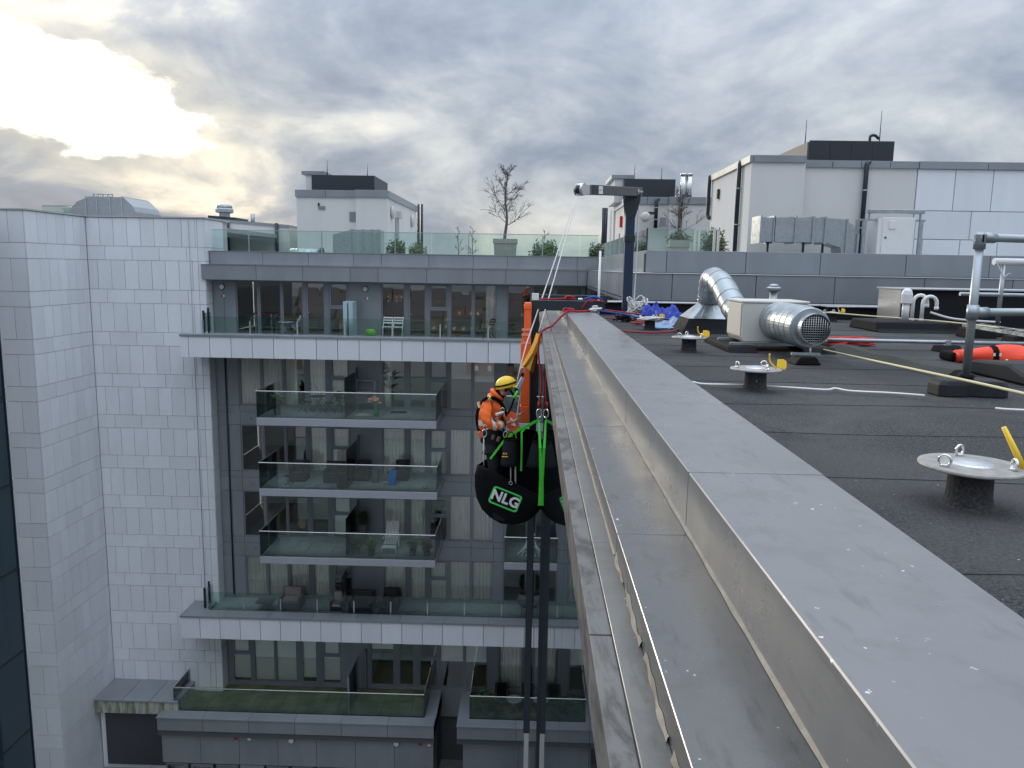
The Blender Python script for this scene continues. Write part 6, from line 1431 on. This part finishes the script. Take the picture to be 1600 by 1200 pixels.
# ---- black half-moon bag with print
BY = 10.05
outl = [(746, 727), (743, 742), (743, 760), (746, 778), (754, 795), (767, 808), (783, 817), (803, 819), (820, 815), (834, 806), (844, 794), (850, 780), (851, 774), (835, 772), (815, 762), (790, 748), (765, 734)]
bagc = aY(797, 772, BY); bag = thing('work_bag', 'big black half-moon tool bag with white and green printed logo', 'bag', aY(797, 819, BY))
N = len(outl); ctr = (797, 776); b = MB(); vs = []; rings = [(1., 0.), (.985, -.05), (.93, -.085), (.75, -.105), (.45, -.112), (.15, -.115)]
def fold(x, y): return .012*math.sin(x*.18+y*.05)+.008*math.sin(y*.25-x*.1)
for s_, dy in rings:
    for (x, y) in outl: vs.append(aY(ctr[0]+(x-ctr[0])*s_, ctr[1]+(y-ctr[1])*s_, BY+dy+(fold(x, y) if 0 < s_ < .99 and s_ > .5 else 0)*.5))
fs = [(i*N+k, i*N+(k+1) % N, (i+1)*N+(k+1) % N, (i+1)*N+k) for i in range(len(rings)-1) for k in range(N)]+[tuple(range((len(rings)-1)*N, len(rings)*N))]
b.add(vs, fs, True); b.build('front_shell', blk, bag)
# back shell, taller opening behind
ob2 = [(746, 727), (743, 742), (743, 760), (746, 778), (754, 795), (767, 808), (783, 817), (803, 819), (820, 815), (834, 806), (844, 794), (850, 780), (853, 760), (852, 720), (848, 690), (835, 672), (812, 668), (790, 690), (768, 712)]
b = MB(); n2 = len(ob2); vs = [aY(x, y, BY+.001) for x, y in ob2]+[aY(798+(x-798)*1.01, 765+(y-765)*1.0, BY+.22) for x, y in ob2]+[aY(798+(x-798)*.9, 765+(y-765)*.92, BY+.34) for x, y in ob2]
b.add(vs, [(i*n2+k, i*n2+(k+1) % n2, (i+1)*n2+(k+1) % n2, (i+1)*n2+k) for i in range(2) for k in range(12)]+[(n2+k, n2+(k+1) % n2, 2*n2+(k+1) % n2, 2*n2+k) for k in range(12, n2)]+[tuple(range(2*n2, 3*n2))], True); b.build('back_shell', blk, bag)
MB().tube([aY(x, y, BY-.004) for x, y in outl], .012, 8, closed=True).build('rim_piping', blk2, bag)
o = MB(); o.add([aY(x, y, BY-.098) for x, y in ((769, 801), (790, 805), (788, 815), (771, 811))], [(0,1,2,3)]); o.add([v+Vector((0, .01, 0)) for v in o.v], [(3,2,1,0)]); o.build('patch', blk2, bag)
# logo: rounded green frame and letters
LC = aY(789.5, 780, BY-.128); ex = (aY(812.5, 772+17.5, BY-.128)-aY(768.5, 772, BY-.128)).normalized(); ez = Vector((0, -1, 0)).cross(ex).normalized(); ez = ez if ez.z > 0 else -ez
def LP(u, v, o_=0.): return LC+ex*u+ez*v+Vector((0, -o_, 0))
wf, hf = .205, .122; rpts = []
for cx_, cz_, a0 in ((wf-.04, hf-.04, 0), (-wf+.04, hf-.04, 90), (-wf+.04, -hf+.04, 180), (wf-.04, -hf+.04, 270)):
    for q in range(5): t = R_(a0+q*22.5); rpts.append((cx_+.04*math.cos(t), cz_+.04*math.sin(t)))
b = MB(); M_ = len(rpts); vs = [LP(u, v) for u, v in rpts]+[LP(u*(1-.022/abs(wf)), v*(1-.022/hf)) for u, v in rpts]
b.add(vs, [(k, (k+1) % M_, M_+(k+1) % M_, M_+k) for k in range(M_)]); b.add([v+Vector((0, .03, 0)) for v in vs], [(k, M_+k, M_+(k+1) % M_, (k+1) % M_) for k in range(M_)]); b.build('logo_frame', lime, bag)
bk = MB().add([LP(u*.96, v*.96, -.004) for u, v in rpts], [tuple(range(M_))]); bk.add([v+Vector((0, .05, 0)) for v in bk.v], [tuple(range(M_))[::-1]]); bk.f += [(k, (k+1) % M_, M_+(k+1) % M_, M_+k) for k in range(M_)]; bk.sm += [False]*M_; bk.build('logo_ground', blk, bag)
fc = bpy.data.curves.new('txt', 'FONT'); fc.body = 'NLG'; fc.size = .19; fc.align_x = 'CENTER'; fc.align_y = 'CENTER'; fc.offset = .006; fc.extrude = .004; fc.space_character = 1.05
fo = bpy.data.objects.new('txt', fc); COL.objects.link(fo); bpy.context.view_layer.update()
dg = bpy.context.evaluated_depsgraph_get(); tm = bpy.data.meshes.new_from_object(fo.evaluated_get(dg)); bpy.data.objects.remove(fo)
tm.name = 'logo_letters'; tm.materials.clear(); tm.materials.append(white); off = ORG[bag.name]
for v in tm.vertices: v.co = LP(v.co.x, v.co.y, .006+v.co.z)-off
lo = bpy.data.objects.new('logo_letters', tm); COL.objects.link(lo); lo.parent = bag
# ---- tool buckets clipped above the bag
def bucket(cx_, y0, y1, w0, w1, Y, lb, prints):
    a = aY(cx_, y1, Y); t = thing('tool_bucket', lb, 'bag', a); z0, z1 = a.z, aY(cx_, y0, Y).z; r0, r1 = w1*Y/FPX/2, w0*Y/FPX/2; x = a.x; xt = aY(cx_+3, y0, Y).x
    b = MB(); n = 20; L = 7; vs = []
    for i in range(L):
        q = i/(L-1); r = (r0+(r1-r0)*q)*(1+.03*math.sin(i*2.1)); xx = x+(xt-x)*q
        for k in range(n): tt = 2*math.pi*k/n; vs.append((xx+r*math.cos(tt)*(1+.03*math.sin(5*tt+i)), Y+r*.8*math.sin(tt), z0+(z1-z0)*q))
    b.add(vs, [(i*n+k, i*n+(k+1) % n, (i+1)*n+(k+1) % n, (i+1)*n+k) for i in range(L-1) for k in range(n)]+[tuple(range(n))[::-1]], True); b.build('sack', blk2, t)
    MB().tube([(xt+r1*math.cos(2*math.pi*k/20), Y+r1*.8*math.sin(2*math.pi*k/20), z1) for k in range(20)], .01, 6, closed=True).build('rim', blk, t)
    for (dx, dz, w, h) in prints: MB().box(x+dx-w/2, x+dx+w/2, Y-r1*.8-.035, Y-r1*.8-.028, z0+dz, z0+dz+h).build('yellow_print', yel, t)
    ring((xt, Y-.02, z1+.04), .045, .006, (0, 1, 0), 16, 1.2).build('handle', blk, t)
bucket(795, 686, 727, 22, 28, 9.9, 'dark grey tool bucket with yellow print hanging under the worker', [(-.07, .17, .012, .02), (-.05, .17, .012, .02), (-.03, .17, .012, .02), (-.05, .135, .08, .012)])
bucket(836, 690, 728, 14, 30, 9.98, 'dark tapered tool bucket hanging beside the wide green sling', [])
b = MB()
for q in range(3): b.tube(smooth_path([aY(849, 712+q*13, 10.0), aY(853, 708+q*13, 9.98), aY(857, 713+q*13, 10.0), aY(853, 719+q*13, 10.0)], 4), .007, 6)
lab(b.build('gear_chain', mat('brass', (.45,.35,.08), .4, metal=.6), None), 'string of small yellow carabiners hanging next to the wide green sling', 'carabiners')
for i, (px, l) in enumerate(((798, 'left'), (805, 'right'))):
    lab(MB().tube([aY(px, 725, 9.94), aY(px, 752, 9.93)], .007, 6).build('bucket_cord', wrope, None), ('pale cord below the printed tool bucket ending at a hook', 'pale cord beside the hook cord below the printed tool bucket')[i], 'cord')
lab(ring(aY(798, 755, 9.93), .025, .006, (0, 1, 0), 14, .8).build('cord_hook', galv, None), 'grey hook lying on the rim of the black half-moon bag', 'hook')
